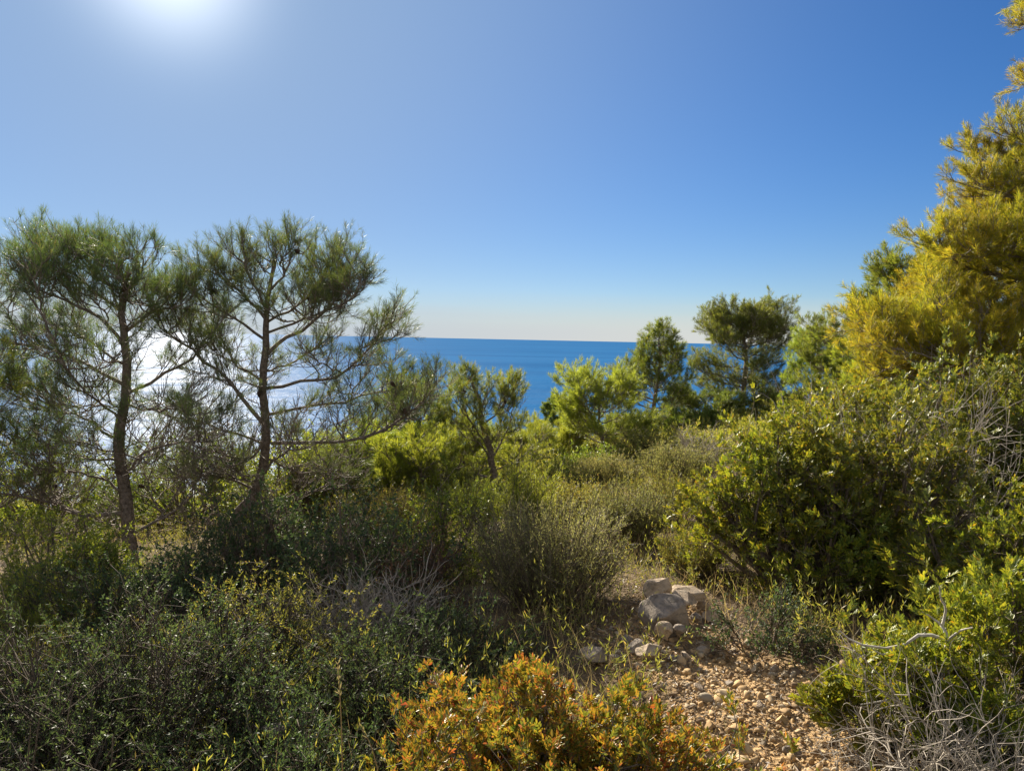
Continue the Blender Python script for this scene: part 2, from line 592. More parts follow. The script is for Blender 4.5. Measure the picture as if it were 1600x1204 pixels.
# ------------------------------------------------------------------ terrain
TY = np.array([-30, 0, 3, 5, 8, 12, 18, 25, 35, 50, 80, 130, 230.0])
TU = np.array([-1.2, -.6, -.3, -.1, .1, .3, .55, 1.2])
TZ = np.array([
    [.2, .1, 0, 0, 0, 0, .3, 1],
    [-.3, -.2, -.1, 0, 0, 0, .1, .4],
    [-.9, -.8, -.6, -.25, 0, 0, .1, .5],
    [-1.2, -1.1, -.9, -.45, -.1, -.05, .15, .7],
    [-1.6, -1.4, -1.15, -.8, -.45, -.1, .25, 1],
    [-2.3, -2.1, -1.7, -1.3, -.9, -.3, .3, 1.3],
    [-3.8, -3.4, -2.8, -2, -1.5, -.6, .3, 1.6],
    [-6.5, -5.8, -4.7, -3, -2.3, -1.3, .3, 2],
    [-11, -10, -8, -5, -3.6, -2.2, 0, 2],
    [-19, -18, -14, -9, -6, -4.5, -1.5, 1],
    [-36, -35, -30, -22, -17, -14, -9, -4],
    [-62, -60, -56, -50, -47, -44, -40, -36],
    [-90, -90, -88, -85, -82, -80, -78, -75.0]])
SEA = -48.0


def _bil(x, y):
    u = np.clip(x / (np.maximum(y, 0) + 5.0), TU[0], TU[-1] - 1e-6)
    y = np.clip(y, TY[0], TY[-1] - 1e-6)
    i = np.clip(np.searchsorted(TY, y, side='right') - 1, 0, len(TY) - 2)
    j = np.clip(np.searchsorted(TU, u, side='right') - 1, 0, len(TU) - 2)
    a = (y - TY[i]) / (TY[i + 1] - TY[i])
    b = (u - TU[j]) / (TU[j + 1] - TU[j])
    return (TZ[i, j] * (1 - a) + TZ[i + 1, j] * a) * (1 - b) + (TZ[i, j + 1] * (1 - a) + TZ[i + 1, j + 1] * a) * b


def ground(x, y):
    x = np.asarray(x, float)
    y = np.asarray(y, float)
    s = 0.13 * (np.maximum(y, 0) + 4)
    z = 0
    for dx in (-1, 0, 1):
        for dy in (-1, 0, 1):
            z = z + _bil(x + dx * s, y + dy * s)
    z = z / 9
    z = z + 0.03 * np.sin(x * 2.1 + 1) * np.sin(y * 1.7) + 0.018 * np.sin(x * 5.3 + y * 3.1) + 0.012 * np.sin(y * 7.7 - x * 4.9 + 2)
    return z


def g(px, d, dz=0.0):
    """ground point under the pixel column px at depth d"""
    p = at(px, 800, d)
    return np.array([p[0], p[1], float(ground(p[0], p[1])) + dz])


PATH = np.array([[0.95, 0.3], [1.12, 1.6], [1.2, 2.6], [1.12, 3.3], [0.98, 4.0], [0.9, 4.6]])
PATHW = np.array([0.62, 0.55, 0.48, 0.44, 0.34, 0.2])


def path_mask(x, y):
    t = np.interp(y, PATH[:, 1], PATH[:, 0])
    w = np.interp(y, PATH[:, 1], PATHW, right=0.0)
    wob = 0.1 * np.sin(y * 5 + 1) + 0.06 * np.sin(y * 11)
    d = np.abs(x - t + wob)
    return np.clip((w * 1.15 - d) / 0.3 + 0.3, 0, 1) * (y < 4.9)


def build_terrain():
    yy = np.concatenate([np.linspace(-30, 0, 13)[:-1], np.linspace(0, 8, 110)[:-1], 8 + (np.linspace(0, 1, 130) ** 1.8) * 222])
    uu = np.sinh(np.linspace(-2.6, 2.6, 200)) / math.sinh(2.6) * 4.5
    U, Y = np.meshgrid(uu, yy)
    X = U * (np.maximum(Y, 0) + 5)
    Z = ground(X, Y)
    n, m = X.shape
    idx = np.arange(n * m).reshape(n, m)
    f = np.stack([idx[:-1, :-1], idx[:-1, 1:], idx[1:, 1:], idx[1:, :-1]], -1).reshape(-1, 4)
    mt, t, out = nodes('hillside soil')
    tc = t.nodes.new('ShaderNodeTexCoord')
    at_ = t.nodes.new('ShaderNodeAttribute')
    at_.attribute_name = 'gravel'
    n1 = t.nodes.new('ShaderNodeTexNoise')
    n1.inputs['Scale'].default_value = 3
    n1.inputs['Detail'].default_value = 8
    n2 = t.nodes.new('ShaderNodeTexNoise')
    n2.inputs['Scale'].default_value = 45
    n2.inputs['Detail'].default_value = 6
    vo = t.nodes.new('ShaderNodeTexVoronoi')
    vo.inputs['Scale'].default_value = 38
    for k in (n1, n2, vo):
        t.links.new(tc.outputs['Object'], k.inputs['Vector'])
    litter = ramp(t, n1.outputs['Fac'], [(0.3, (0.05, 0.036, 0.022)), (0.55, (0.12, 0.085, 0.05)), (0.75, (0.2, 0.15, 0.09))])
    ochre = ramp(t, n2.outputs['Fac'], [(0.25, (0.17, 0.11, 0.06)), (0.5, (0.37, 0.24, 0.115)), (0.75, (0.47, 0.34, 0.18))])
    mx = t.nodes.new('ShaderNodeMix')
    mx.data_type = 'RGBA'
    t.links.new(at_.outputs['Fac'], mx.inputs[0])
    t.links.new(litter.outputs[0], mx.inputs[6])
    t.links.new(ochre.outputs[0], mx.inputs[7])
    pb = t.nodes.new('ShaderNodeBsdfPrincipled')
    pb.inputs['Roughness'].default_value = 0.95
    pb.inputs['Specular IOR Level'].default_value = 0.1
    b1 = t.nodes.new('ShaderNodeBump')
    b1.inputs['Strength'].default_value = 0.8
    b1.inputs['Distance'].default_value = 0.02
    b2 = t.nodes.new('ShaderNodeBump')
    b2.inputs['Strength'].default_value = 0.7
    b2.inputs['Distance'].default_value = 0.02
    t.links.new(n2.outputs['Fac'], b1.inputs['Height'])
    t.links.new(vo.outputs['Distance'], b2.inputs['Height'])
    t.links.new(b1.outputs[0], b2.inputs['Normal'])
    t.links.new(b2.outputs[0], pb.inputs['Normal'])
    t.links.new(mx.outputs[2], pb.inputs['Base Color'])
    t.links.new(pb.outputs[0], out.inputs['Surface'])
    me = mesh('ground', np.stack([X, Y, Z], -1).reshape(-1, 3), [f], mt, True)
    a = me.attributes.new('gravel', 'FLOAT', 'POINT')
    a.data.foreach_set('value', path_mask(X, Y).ravel().astype(np.float32))
    o = link('ground', me)
    o['kind'] = 'structure'


def build_sea():
    rr = np.concatenate([[40], np.geomspace(100, 220000, 40)])
    aa = np.linspace(R(-100), R(100), 64)
    A, Q = np.meshgrid(aa, rr)
    V = np.stack([Q * np.sin(A), Q * np.cos(A), np.full_like(A, SEA)], -1)
    n, m = A.shape
    idx = np.arange(n * m).reshape(n, m)
    f = np.stack([idx[:-1, :-1], idx[:-1, 1:], idx[1:, 1:], idx[1:, :-1]], -1).reshape(-1, 4)[:, ::-1]
    mt, t, out = nodes('sea water')
    tc = t.nodes.new('ShaderNodeTexCoord')
    mp = t.nodes.new('ShaderNodeMapping')
    mp.inputs['Rotation'].default_value = (0, 0, R(20))
    mp.inputs['Scale'].default_value = (0.55, 1.0, 1.0)
    t.links.new(tc.outputs['Object'], mp.inputs['Vector'])
    n1 = t.nodes.new('ShaderNodeTexNoise')
    n1.inputs['Scale'].default_value = 0.09
    n1.inputs['Detail'].default_value = 7
    n1.inputs['Roughness'].default_value = 0.62
    t.links.new(mp.outputs[0], n1.inputs['Vector'])
    n3 = t.nodes.new('ShaderNodeTexNoise')
    n3.inputs['Scale'].default_value = 0.004
    n3.inputs['Detail'].default_value = 4
    mp3 = t.nodes.new('ShaderNodeMapping')
    mp3.inputs['Scale'].default_value = (0.25, 1.0, 1.0)
    t.links.new(tc.outputs['Object'], mp3.inputs['Vector'])
    t.links.new(mp3.outputs[0], n3.inputs['Vector'])
    n4 = t.nodes.new('ShaderNodeTexNoise')
    n4.inputs['Scale'].default_value = 0.022
    n4.inputs['Detail'].default_value = 6
    n4.inputs['Roughness'].default_value = 0.7
    t.links.new(mp3.outputs[0], n4.inputs['Vector'])
    rp = ramp(t, n3.outputs['Fac'], [(0.3, (0.014, 0.093, 0.245)), (0.7, (0.022, 0.124, 0.3))])
    rg = t.nodes.new('ShaderNodeMapRange')
    rg.inputs['To Min'].default_value = 0.3
    rg.inputs['To Max'].default_value = 0.62
    t.links.new(n4.outputs['Fac'], rg.inputs['Value'])
    rg.inputs['From Min'].default_value = 0.3
    rg.inputs['From Max'].default_value = 0.7
    bp = t.nodes.new('ShaderNodeBump')
    bp.inputs['Strength'].default_value = 0.9
    bp.inputs['Distance'].default_value = 2.4
    t.links.new(n1.outputs['Fac'], bp.inputs['Height'])
    df = t.nodes.new('ShaderNodeBsdfDiffuse')
    t.links.new(rp.outputs[0], df.inputs['Color'])
    t.links.new(bp.outputs[0], df.inputs['Normal'])
    gl = t.nodes.new('ShaderNodeBsdfGlossy')
    t.links.new(rg.outputs[0], gl.inputs['Roughness'])
    t.links.new(bp.outputs[0], gl.inputs['Normal'])
    fr = t.nodes.new('ShaderNodeFresnel')
    fr.inputs['IOR'].default_value = 1.333
    t.links.new(bp.outputs[0], fr.inputs['Normal'])
    fm = t.nodes.new('ShaderNodeMapRange')
    fm.inputs['To Min'].default_value = 0.0
    fm.inputs['To Max'].default_value = 0.026
    t.links.new(fr.outputs[0], fm.inputs['Value'])
    mxs = t.nodes.new('ShaderNodeMixShader')
    t.links.new(fm.outputs[0], mxs.inputs[0])
    t.links.new(df.outputs[0], mxs.inputs[1])
    t.links.new(gl.outputs[0], mxs.inputs[2])
    t.links.new(mxs.outputs[0], out.inputs['Surface'])
    o = link('sea', mesh('sea', V.reshape(-1, 3), [f], mt, True))
    o['kind'] = 'structure'


build_terrain()
build_sea()

# ------------------------------------------------------------------ pines


def grow_limb(T, shoots, P, r0, rng, dens=1.0, start=0.2, bare=0.0, up=0.35, seclen=0.55, r1=0.005, npt=11, tert=1.0, fine=1.0):
    """tube along P, side twigs and sub-twigs into T, needle-bearing shoots into the list"""
    P = spline(P, npt)
    L = np.sum(np.linalg.norm(np.diff(P, axis=0), axis=1))
    P[1:-1] += rng.normal(0, 0.012 * L ** 0.5, (npt - 2, 3))
    rad = r0 * 0.62 * (1 - np.linspace(0, 1, npt)) ** 0.9 + r1
    T.add(P, rad, 6)
    Tn = norm(np.gradient(P, axis=0))
    ns = max(4, int(L / 0.085 * dens))
    zup = np.array([0, 0, 1.0])
    shoots.append((P[-1] - Tn[-1] * 0.14, P[-1] + Tn[-1] * 0.03))
    for i in range(ns):
        t = start + (1 - start) * (i + rng.random()) / ns
        f = t * (npt - 1)
        a = min(int(f), npt - 2)
        p = P[a] + (P[a + 1] - P[a]) * (f - a)
        tn = Tn[a]
        side = norm(np.cross(tn, zup) + 1e-6) * (1 if i % 2 else -1)
        d = norm(tn * rng.uniform(0.5, 1.0) + side * rng.uniform(0.3, 1.0) + zup * rng.normal(up * 0.6, 0.4))
        l = seclen * (0.4 + 0.75 * (1 - t) + 0.35 * rng.random()) * min(1.0, 0.4 + L * 0.4)
        isbare = rng.random() < bare * (1.25 - 0.6 * t)
        q = p + d * l * 0.5 + zup * l * 0.03 + rng.normal(0, 0.05 * l, 3)
        e = q + norm(d + zup * up) * l * 0.5 + rng.normal(0, 0.05 * l, 3)
        S2 = spline([p, q, e], 5)
        T.add(S2, np.linspace(0.0075, 0.003, 5) * fine, 3)
        if not isbare:
            shoots.append((e - norm(e - q) * 0.13, e + norm(e - q) * 0.02))
        nt_ = max(2, int(l / 0.065 * tert))
        d2 = norm(e - q)
        for k in range(nt_):
            tt = rng.uniform(0.25, 0.98)
            b = S2[0] + (q - S2[0]) * min(1, tt * 2) if tt < 0.5 else q + (e - q) * (tt - 0.5) * 2
            dd = norm(d2 * rng.uniform(0.5, 1.1) + rng.normal(0, 0.55, 3) + zup * up * 0.9)
            ll = rng.uniform(0.1, 0.3) * (0.7 + 0.5 * (1 - tt))
            m1 = b + dd * ll * 0.5
            dd2 = norm(dd + zup * up * 0.7)
            e2 = m1 + dd2 * ll * 0.5
            T.add([b, m1, e2], np.array([0.004, 0.003, 0.0022]) * fine, 3)
            if not isbare:
                shoots.append((m1, e2 + dd2 * 0.03))


def cone_mesh():
    rng = np.random.default_rng(5)
    T = Tubes()
    P = np.array([[0, 0, 0], [0, 0, -.012], [0, 0, -.03], [0, 0, -.055], [0, 0, -.078], [0, 0, -.092]])
    T.add(P, [0.006, 0.02, 0.028, 0.024, 0.014, 0.003], 8)
    V, Fc = T.arrays()
    return mesh('pine_cone', V, Fc, M['cone'], True)


CONE = cone_mesh()


def pine(label, base, trunk, tr, limbs, seed, mat, group=None, needle=(46, 0.095, 0.0034), bark='bark', cones=0, separate=False, name='pine_tree', extra=None, cat='pine'):
    """trunk: polyline; limbs: list of (polyline, radius, options)"""
    rng = np.random.default_rng(seed)
    base = np.asarray(base, float)
    root = thing(name, label, cat, base, 0, group)
    Tt = Tubes()
    Ps = spline(trunk, 22)
    Ps[1:-1] += rng.normal(0, 0.012, (20, 3))
    rr = np.linspace(1, 0, 22) ** 0.75 * (tr - 0.012) + 0.012
    rr[0] *= 1.35
    rr[1] *= 1.1
    Tt.add(Ps, rr, 10)
    Tt.build('trunk', M[bark], root, base)
    shoots = []
    Tb = Tubes()
    for P, r0, opt in limbs:
        if separate:
            Tl = Tubes()
            grow_limb(Tl, shoots, P, r0, rng, **opt)
            Tl.build('limb', M['twig'], root, base)
        else:
            grow_limb(Tb, shoots, P, r0, rng, **opt)
    if not separate:
        Tb.build('branches', M['twig'], root, base)
    p0 = np.array([s[0] for s in shoots])
    p1 = np.array([s[1] for s in shoots])
    C = Cards()
    needles(C, p0, p1, needle[0], needle[1], needle[2], 0.62, rng, 0.22)
    C.build('crown', M[mat], root, base)
    for i in range(cones):
        k = rng.integers(len(p0))
        c = link('pine_cone', CONE, root)
        c.location = p0[k] - base + rng.normal(0, 0.03, 3)
        c.rotation_euler = rng.normal(0, 0.9, 3)
        s = rng.uniform(0.8, 1.15)
        c.scale = (s, s, s)
    return root


def auto_limbs(rng, trunk, H, crown0, Rc, n, rise=0.5, r0=0.03, taper=0.9, bare0=0.0, profile='round', opts=None):
    Ps = spline(trunk, 40)
    out = []
    for i in range(n):
        t = crown0 + (1 - crown0) * ((i + 0.5 * rng.random()) / n) ** 0.9
        p = Ps[min(39, int(t * 39))]
        az = i * 2.4 + rng.normal(0, 0.4)
        s = (t - crown0) / (1 - crown0)
        if profile == 'cone':
            l = Rc * (1 - s * 0.85) * rng.uniform(0.75, 1.15)
        elif profile == 'flat':
            l = Rc * (0.55 + 0.6 * s - 0.55 * s ** 4) * rng.uniform(0.7, 1.15)
        else:
            l = Rc * math.sqrt(max(0.05, 1 - (s * 1.05 - 0.3) ** 2 / 0.64)) * rng.uniform(0.7, 1.15)
        h = np.array([math.cos(az), math.sin(az), 0])
        k = rise * (0.4 + 1.0 * s) + rng.normal(0, 0.1)
        q = p + h * l * 0.5 + np.array([0, 0, l * 0.5 * k * 0.7])
        e = p + h * l * 0.95 + np.array([0, 0, l * k * 1.15])
        o = dict(bare=max(0.0, bare0 * (1 - s * 1.8)))
        if opts:
            o.update(opts)
        out.append(([p, q, e], r0 * (1.1 - 0.7 * s), o))
    return out


YM = [1.0]


def ym(y):
    return 520 - (520 - y) * YM[0] if y < 520 else y


def pl(d, pts, dd=0.0):
    """pixel polyline at depth d, drifting by dd metres in depth to its end"""
    n = len(pts)
    return np.array([at(x, ym(y), d + dd * i / max(1, n - 1)) for i, (x, y) in enumerate(pts)])


def fill_limbs(limbs, trunk, d, blobs, seed, dd=.8, r=.010, **opt):
    """more limbs, each springing from the nearest lower limb or the trunk and ending inside one of the crown's masses"""
    rng = np.random.default_rng(seed)
    pts = [spline(trunk, 40)[8:]] + [spline(l[0], 14)[3:] for l in limbs]
    pool = np.concatenate(pts)
    out = []
    for cx, cy, rx, ry, n, bare in blobs:
        for i in range(n):
            a, q = rng.uniform(0, 6.283), math.sqrt(rng.random())
            e = at(cx + rx * q * math.cos(a), ym(cy + ry * q * math.sin(a)), d + rng.normal(0, dd * .55))
            v = pool - e
            cost = np.linalg.norm(v, axis=1) + np.maximum(0, v[:, 2] + .1) * 2.5 + rng.random(len(pool)) * .25
            b = pool[np.argmin(cost)]
            m = (b + e) / 2 + np.array([0, 0, -.06]) * np.linalg.norm(e - b) + rng.normal(0, .05, 3)
            o = dict(bare=bare, seclen=.5, start=.3)
            o.update(opt)
            out.append(([b, m, e], r, o))
    return out


# -- left pine
YM[0] = .8
D = 8.5
bA = g(208, D, -0.1)
trA = np.concatenate([[bA], pl(D, [(205, 865), (198, 800), (188, 705), (194, 640), (197, 560), (192, 490), (196, 430), (200, 385)])])
LA = []


def la(pts, r, dd, **o):
    LA.append((pl(D, pts, dd), r, o))


la([(193, 600), (150, 577), (80, 548), (10, 533), (-50, 520)], .035, .5, bare=.15)
la([(193, 540), (165, 495), (120, 467), (70, 440), (18, 395)], .033, -.5, up=.6)
la([(192, 500), (175, 440), (150, 400), (140, 360)], .026, .4, up=.7, seclen=.6)
la([(195, 450), (215, 410), (225, 385), (215, 360)], .022, -.3, up=.7, seclen=.6)
la([(190, 480), (140, 430), (95, 385), (55, 350)], .024, .7, up=.7, seclen=.6)
la([(195, 520), (235, 480), (265, 450), (285, 420)], .024, .5, up=.5)
la([(194, 615), (245, 592), (295, 560), (330, 520), (350, 480)], .03, .6, bare=.2)
la([(200, 800), (120, 803), (70, 782), (0, 772), (-60, 765)], .042, -.8, bare=.75, start=.12, seclen=.8)
la([(189, 690), (140, 660), (90, 640), (40, 640)], .024, .9, bare=.35, seclen=.7)
la([(192, 740), (235, 705), (285, 690), (330, 690)], .022, -.7, bare=.8, seclen=.7)
la([(203, 835), (250, 812), (300, 775), (350, 745)], .026, .5, bare=.85, seclen=.8)
la([(190, 660), (150, 620), (110, 580), (85, 540)], .02, -.9, bare=.5)
la([(196, 570), (150, 540), (100, 515), (60, 490)], .02, 1.1, bare=.3)
la([(189, 720), (130, 715), (60, 700), (0, 690)], .02, .4, bare=.45, seclen=.7)
la([(195, 770), (150, 745), (100, 735), (50, 742)], .02, -.4, bare=.75, seclen=.8)
la([(193, 630), (230, 640), (270, 640), (300, 650)], .018, -.9, bare=.7)
la([(196, 440), (190, 400), (175, 370), (165, 350)], .018, .2, up=.8, seclen=.5)
LA += fill_limbs(LA, trA, D, [(115, 415, 110, 60, 17, 0), (45, 420, 50, 45, 8, 0), (190, 395, 40, 40, 6, 0), (265, 450, 40, 35, 5, 0), (100, 360, 60, 20, 6, 0),
                              (70, 550, 95, 40, 9, .3), (45, 650, 80, 70, 16, .15), (230, 520, 60, 40, 7, .2), (90, 760, 120, 60, 9, .9), (270, 740, 60, 60, 7, .9), (130, 610, 70, 40, 6, .6)], 211)
LA += fill_limbs(LA, trA, D, [(250, 620, 90, 60, 14, .75), (130, 700, 110, 70, 14, .8), (270, 720, 80, 60, 12, .95), (100, 790, 130, 40, 10, .95)], 221, r=.006, fine=.75, seclen=.6)
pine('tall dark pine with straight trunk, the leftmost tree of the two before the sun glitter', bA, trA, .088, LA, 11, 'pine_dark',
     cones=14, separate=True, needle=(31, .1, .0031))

# -- second left pine, leaning from its base and then upright
D = 9.3
bB = g(325, D, -0.1)
trB = np.concatenate([[bB], pl(D, [(345, 858), (372, 805), (402, 762), (416, 700), (412, 620), (413, 540), (416, 480), (421, 420), (428, 375)])])
LA = []
la([(418, 552), (450, 525), (492, 498), (520, 460), (535, 410), (528, 375)], .04, .4, up=.6)
la([(412, 662), (380, 620), (340, 577), (300, 547), (260, 512), (235, 450)], .04, -.7, bare=.1, up=.5)
la([(415, 606), (470, 597), (520, 588), (560, 560), (598, 515), (612, 502)], .03, -.4, bare=.35)
la([(415, 648), (470, 637), (540, 626), (592, 611), (640, 605)], .03, .5, bare=.3)
la([(425, 692), (500, 687), (570, 682), (630, 655), (662, 622), (682, 598)], .034, -.6, bare=.3, up=.45)
la([(408, 692), (350, 672), (300, 657), (255, 645)], .022, .6, bare=.7)
la([(413, 490), (380, 445), (340, 405), (305, 385)], .026, .5, up=.6)
la([(416, 445), (445, 405), (455, 365), (450, 350)], .022, -.3, up=.7, seclen=.6)
la([(415, 470), (395, 420), (375, 380), (365, 365)], .022, -.5, up=.7, seclen=.6)
la([(416, 500), (470, 460), (500, 420), (505, 380)], .024, .8, up=.7, seclen=.6)
la([(413, 530), (360, 490), (320, 455), (285, 425)], .024, .2, up=.5)
la([(425, 410), (430, 380), (420, 355), (425, 348)], .016, 0, up=.8, seclen=.5)
la([(417, 520), (480, 490), (530, 470), (560, 440)], .022, -.8, up=.5)
la([(375, 800), (430, 782), (500, 767), (565, 760)], .022, .4, bare=.9, seclen=.7)
la([(360, 830), (335, 800), (320, 830), (290, 826)], .022, -.5, bare=.95, seclen=.7)
la([(400, 765), (350, 745), (300, 740), (255, 750)], .022, .8, bare=.7, seclen=.8)
la([(414, 715), (460, 735), (510, 740), (545, 730)], .02, .7, bare=.7, seclen=.7)
la([(390, 780), (420, 730), (450, 705), (480, 700)], .02, -.8, bare=.8, seclen=.8)
la([(413, 580), (450, 570), (490, 545), (520, 530)], .02, .9, bare=.3)
la([(412, 600), (370, 570), (345, 530), (330, 500)], .02, .9, bare=.3)
la([(415, 680), (385, 720), (340, 705), (310, 715)], .018, -.9, bare=.85, seclen=.8)
LA += fill_limbs(LA, trB, D, [(440, 410, 115, 55, 18, 0), (345, 430, 60, 50, 9, 0), (540, 430, 35, 50, 7, 0), (430, 365, 60, 18, 7, 0), (300, 490, 50, 40, 8, 0), (470, 470, 80, 40, 9, .1),
                              (600, 530, 30, 35, 4, 0), (500, 570, 90, 40, 7, .4), (630, 620, 50, 35, 7, 0), (580, 650, 70, 30, 5, .4), (420, 740, 120, 45, 10, .85), (320, 690, 80, 50, 7, .8), (350, 580, 70, 50, 6, .6)], 212)
LA += fill_limbs(LA, trB, D, [(350, 640, 90, 60, 14, .8), (480, 640, 90, 60, 12, .7), (450, 720, 130, 50, 16, .95), (330, 760, 80, 50, 10, .95)], 222, r=.006, fine=.75, seclen=.6)
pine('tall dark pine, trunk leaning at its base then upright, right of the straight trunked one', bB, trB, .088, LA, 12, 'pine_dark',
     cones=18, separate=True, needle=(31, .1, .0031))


YM[0] = 1.0


def simple_pine(label, px, d, top_y, Rc, seed, mat, n=16, crown0=.25, profile='round', rise=.5, tr=.07, lean=(0, 0), bare0=.3, needle=(34, .11, .006), opts=None, group=None, cones=0, base_dz=-.1, bark='bark'):
    b = g(px, d, base_dz)
    top = at(px, top_y, d)
    rng = np.random.default_rng(seed + 500)
    H = top[2] - b[2]
    b2 = b + np.array([0, 0, 0])
    mid1 = b + np.array([lean[0] * .5 + rng.normal(0, .05), lean[1] * .5, H * .33])
    mid2 = b + np.array([lean[0] + rng.normal(0, .06), lean[1], H * .66])
    tp = np.array([b[0] + lean[0] * 1.1, b[1] + lean[1], b[2] + H])
    tk = [b2, mid1, mid2, tp]
    L = auto_limbs(rng, tk, H, crown0, Rc, n, rise, tr * .4, bare0=bare0, profile=profile, opts=opts)
    return pine(label, b, tk, tr, L, seed, mat, group, needle, bark, cones)


# far left pine whose crown hangs into the frame
simple_pine('low pine at the left edge with drooping twigs before the glitter', -130, 7.8, 560, 1.5, 21, 'pine_mid', 16, .1, 'round', .3, .07, bare0=.9, needle=(30, .1, .0036))

# central little crooked pine
D = 13.0
bD = g(778, D, -.1)
trD = np.concatenate([[bD], pl(D, [(772, 745), (765, 705), (752, 660), (750, 630), (738, 600), (732, 588)])])
LA = []
la([(772, 745), (735, 742), (700, 738), (668, 712)], .03, -.3, bare=.5)
la([(768, 715), (785, 690), (800, 650), (805, 612)], .026, .3, bare=.3, up=.6)
la([(752, 660), (735, 640), (722, 615), (728, 590)], .022, .3, up=.7)
la([(755, 665), (775, 645), (790, 625), (806, 605)], .02, -.3, up=.6)
la([(750, 640), (762, 615), (768, 605)], .018, .2, up=.6)
la([(768, 720), (745, 690), (725, 680), (712, 660)], .02, .4, bare=.6)
la([(762, 700), (740, 665), (720, 640), (712, 625)], .02, -.5, bare=.2, up=.6)
la([(770, 735), (805, 720), (830, 700), (845, 690)], .02, .5, bare=.5)
LA += fill_limbs(LA, trD, D, [(735, 610, 24, 22, 4, 0), (762, 635, 35, 25, 3, 0), (803, 630, 16, 28, 4, 0), (715, 665, 28, 22, 4, 0), (795, 685, 28, 25, 4, 0), (760, 710, 60, 30, 6, .5)], 214, .4, .008)
pine('small crooked pine with forked open crown in the middle, set against blue water', bD, trD, .075, LA, 13, 'pine_mid', needle=(36, .1, .005), cones=8, separate=True)

# the two pines right of the middle
D = 24.0
simple_pine('slim green pine with a pointed crown, left of the broad dark one beyond the scrub', 1020, 24, 518, 1.45, 31, 'pine_mid', 34, .3, 'cone', .55, .09, needle=(26, .13, .008), cones=10, opts=dict(seclen=.7))
bF = g(1155, 26, -.1)
trF = np.concatenate([[bF], pl(26, [(1157, 660), (1163, 600), (1165, 550), (1162, 525), (1160, 508)])])
rngF = np.random.default_rng(77)
LF = auto_limbs(rngF, trF, 5, .3, 1.7, 38, .42, .04, bare0=.25, profile='round', opts=dict(seclen=.9))
D = 26.0
LA = []
la([(1160, 655), (1200, 625), (1235, 590), (1272, 552)], .05, -.6, bare=.3)
la([(1162, 600), (1120, 585), (1085, 580)], .04, .4)
LF += LA
pine('broad dark pine with a rounded top and a long bare limb to the right', bF, trF, .13, LF, 32, 'pine_deep', needle=(21, .13, .0075), cones=12)
simple_pine('dark spreading pine crown filling the gap under the broad pine', 1095, 25, 625, 1.4, 33, 'pine_deep', 22, .1, 'round', .3, .09, needle=(26, .13, .009), bare0=.4)
simple_pine('low dark pine at the right foot of the broad pine, lower half hidden', 1200, 25, 628, 1.4, 34, 'pine_deep', 18, .05, 'round', .3, .09, needle=(26, .13, .009), bare0=.4)
simple_pine('yellowish green pine sapling with a thin slanting trunk left of the slim pine', 950, 16, 612, 1.15, 35, 'pine_light', 22, .3, 'round', .5, .05, lean=(-.2, 0), needle=(30, .12, .007), bare0=.2, bark='twig')
simple_pine('bright young pine in front of the water between the crooked pine and the sapling', 868, 19, 690, 1.0, 36, 'pine_light', 20, .05, 'round', .5, .05, needle=(34, .12, .008), bare0=0)
simple_pine('bright bushy young pine right behind the crooked pine', 815, 17, 722, .9, 37, 'pine_light', 20, .05, 'round', .5, .05, needle=(34, .12, .008), bare0=0)
simple_pine('round green young pine right of the leaning pine, against the water', 632, 13, 622, .85, 38, 'pine_mid', 22, .1, 'round', .5, .06, needle=(36, .11, .006), bare0=0)
simple_pine('pale green young pine below the water edge near the leaning pine', 590, 11.5, 700, .8, 39, 'pine_light', 18, .05, 'round', .5, .05, needle=(36, .11, .006), bare0=0)
simple_pine('tiny far pine top poking up before the sea', 873, 33, 632, .9, 40, 'pine_mid', 16, .3, 'round', .5, .07, needle=(34, .15, .013), bare0=0)
simple_pine('low yellow green pine between the broad pine and the golden one', 1300, 19, 530, 1.3, 41, 'pine_mid', 20, .25, 'flat', .45, .07, needle=(32, .13, .008), bare0=.2)
simple_pine('small yellow green pine with airy crown right of the long bare limb', 1265, 21, 548, 1.1, 42, 'pine_light', 18, .3, 'flat', .5, .07, needle=(28, .13, .008), bare0=.2)
simple_pine('low spreading pine under the golden crown at the top of the slope', 1370, 17, 575, 1.4, 43, 'pine_light', 20, .2, 'flat', .4, .07, needle=(32, .12, .008), bare0=.2)

simple_pine('yellow green young pine under the outer right limbs of the leaning pine', 700, 14.5, 690, .9, 45, 'pine_light', 22, .05, 'round', .5, .05, needle=(32, .11, .007), bare0=0)
simple_pine('pale bushy young pine low behind the left end of the crooked pine limb', 655, 11, 715, .8, 46, 'pine_light', 20, .05, 'round', .5, .05, needle=(34, .1, .006), bare0=0)
simple_pine('green young pine low on the slope below the bright blue water', 770, 22, 705, 1.0, 47, 'pine_mid', 18, .05, 'round', .5, .05, needle=(30, .13, .009), bare0=0)
simple_pine('bright round young pine right of the leaning trunk, seen below its bare limbs', 530, 12, 735, 1.0, 48, 'pine_light', 22, .05, 'round', .5, .05, needle=(32, .11, .007), bare0=0)

simple_pine('mid green pine low between the slim pine and the broad one', 1070, 22, 665, 1.0, 49, 'pine_mid', 20, .1, 'round', .4, .06, needle=(28, .13, .009), bare0=.2)
simple_pine('olive green pine behind the slanting trunked sapling, before the slim pine foot', 985, 20, 670, .9, 50, 'pine_mid', 20, .1, 'round', .45, .06, needle=(28, .13, .008), bare0=.2)

# dark clump behind the golden pine
simple_pine('dark green pine top showing behind the golden pine', 1388, 13, 425, .75, 44, 'pine_mid', 26, .5, 'round', .5, .1, needle=(46, .12, .007), bare0=0)

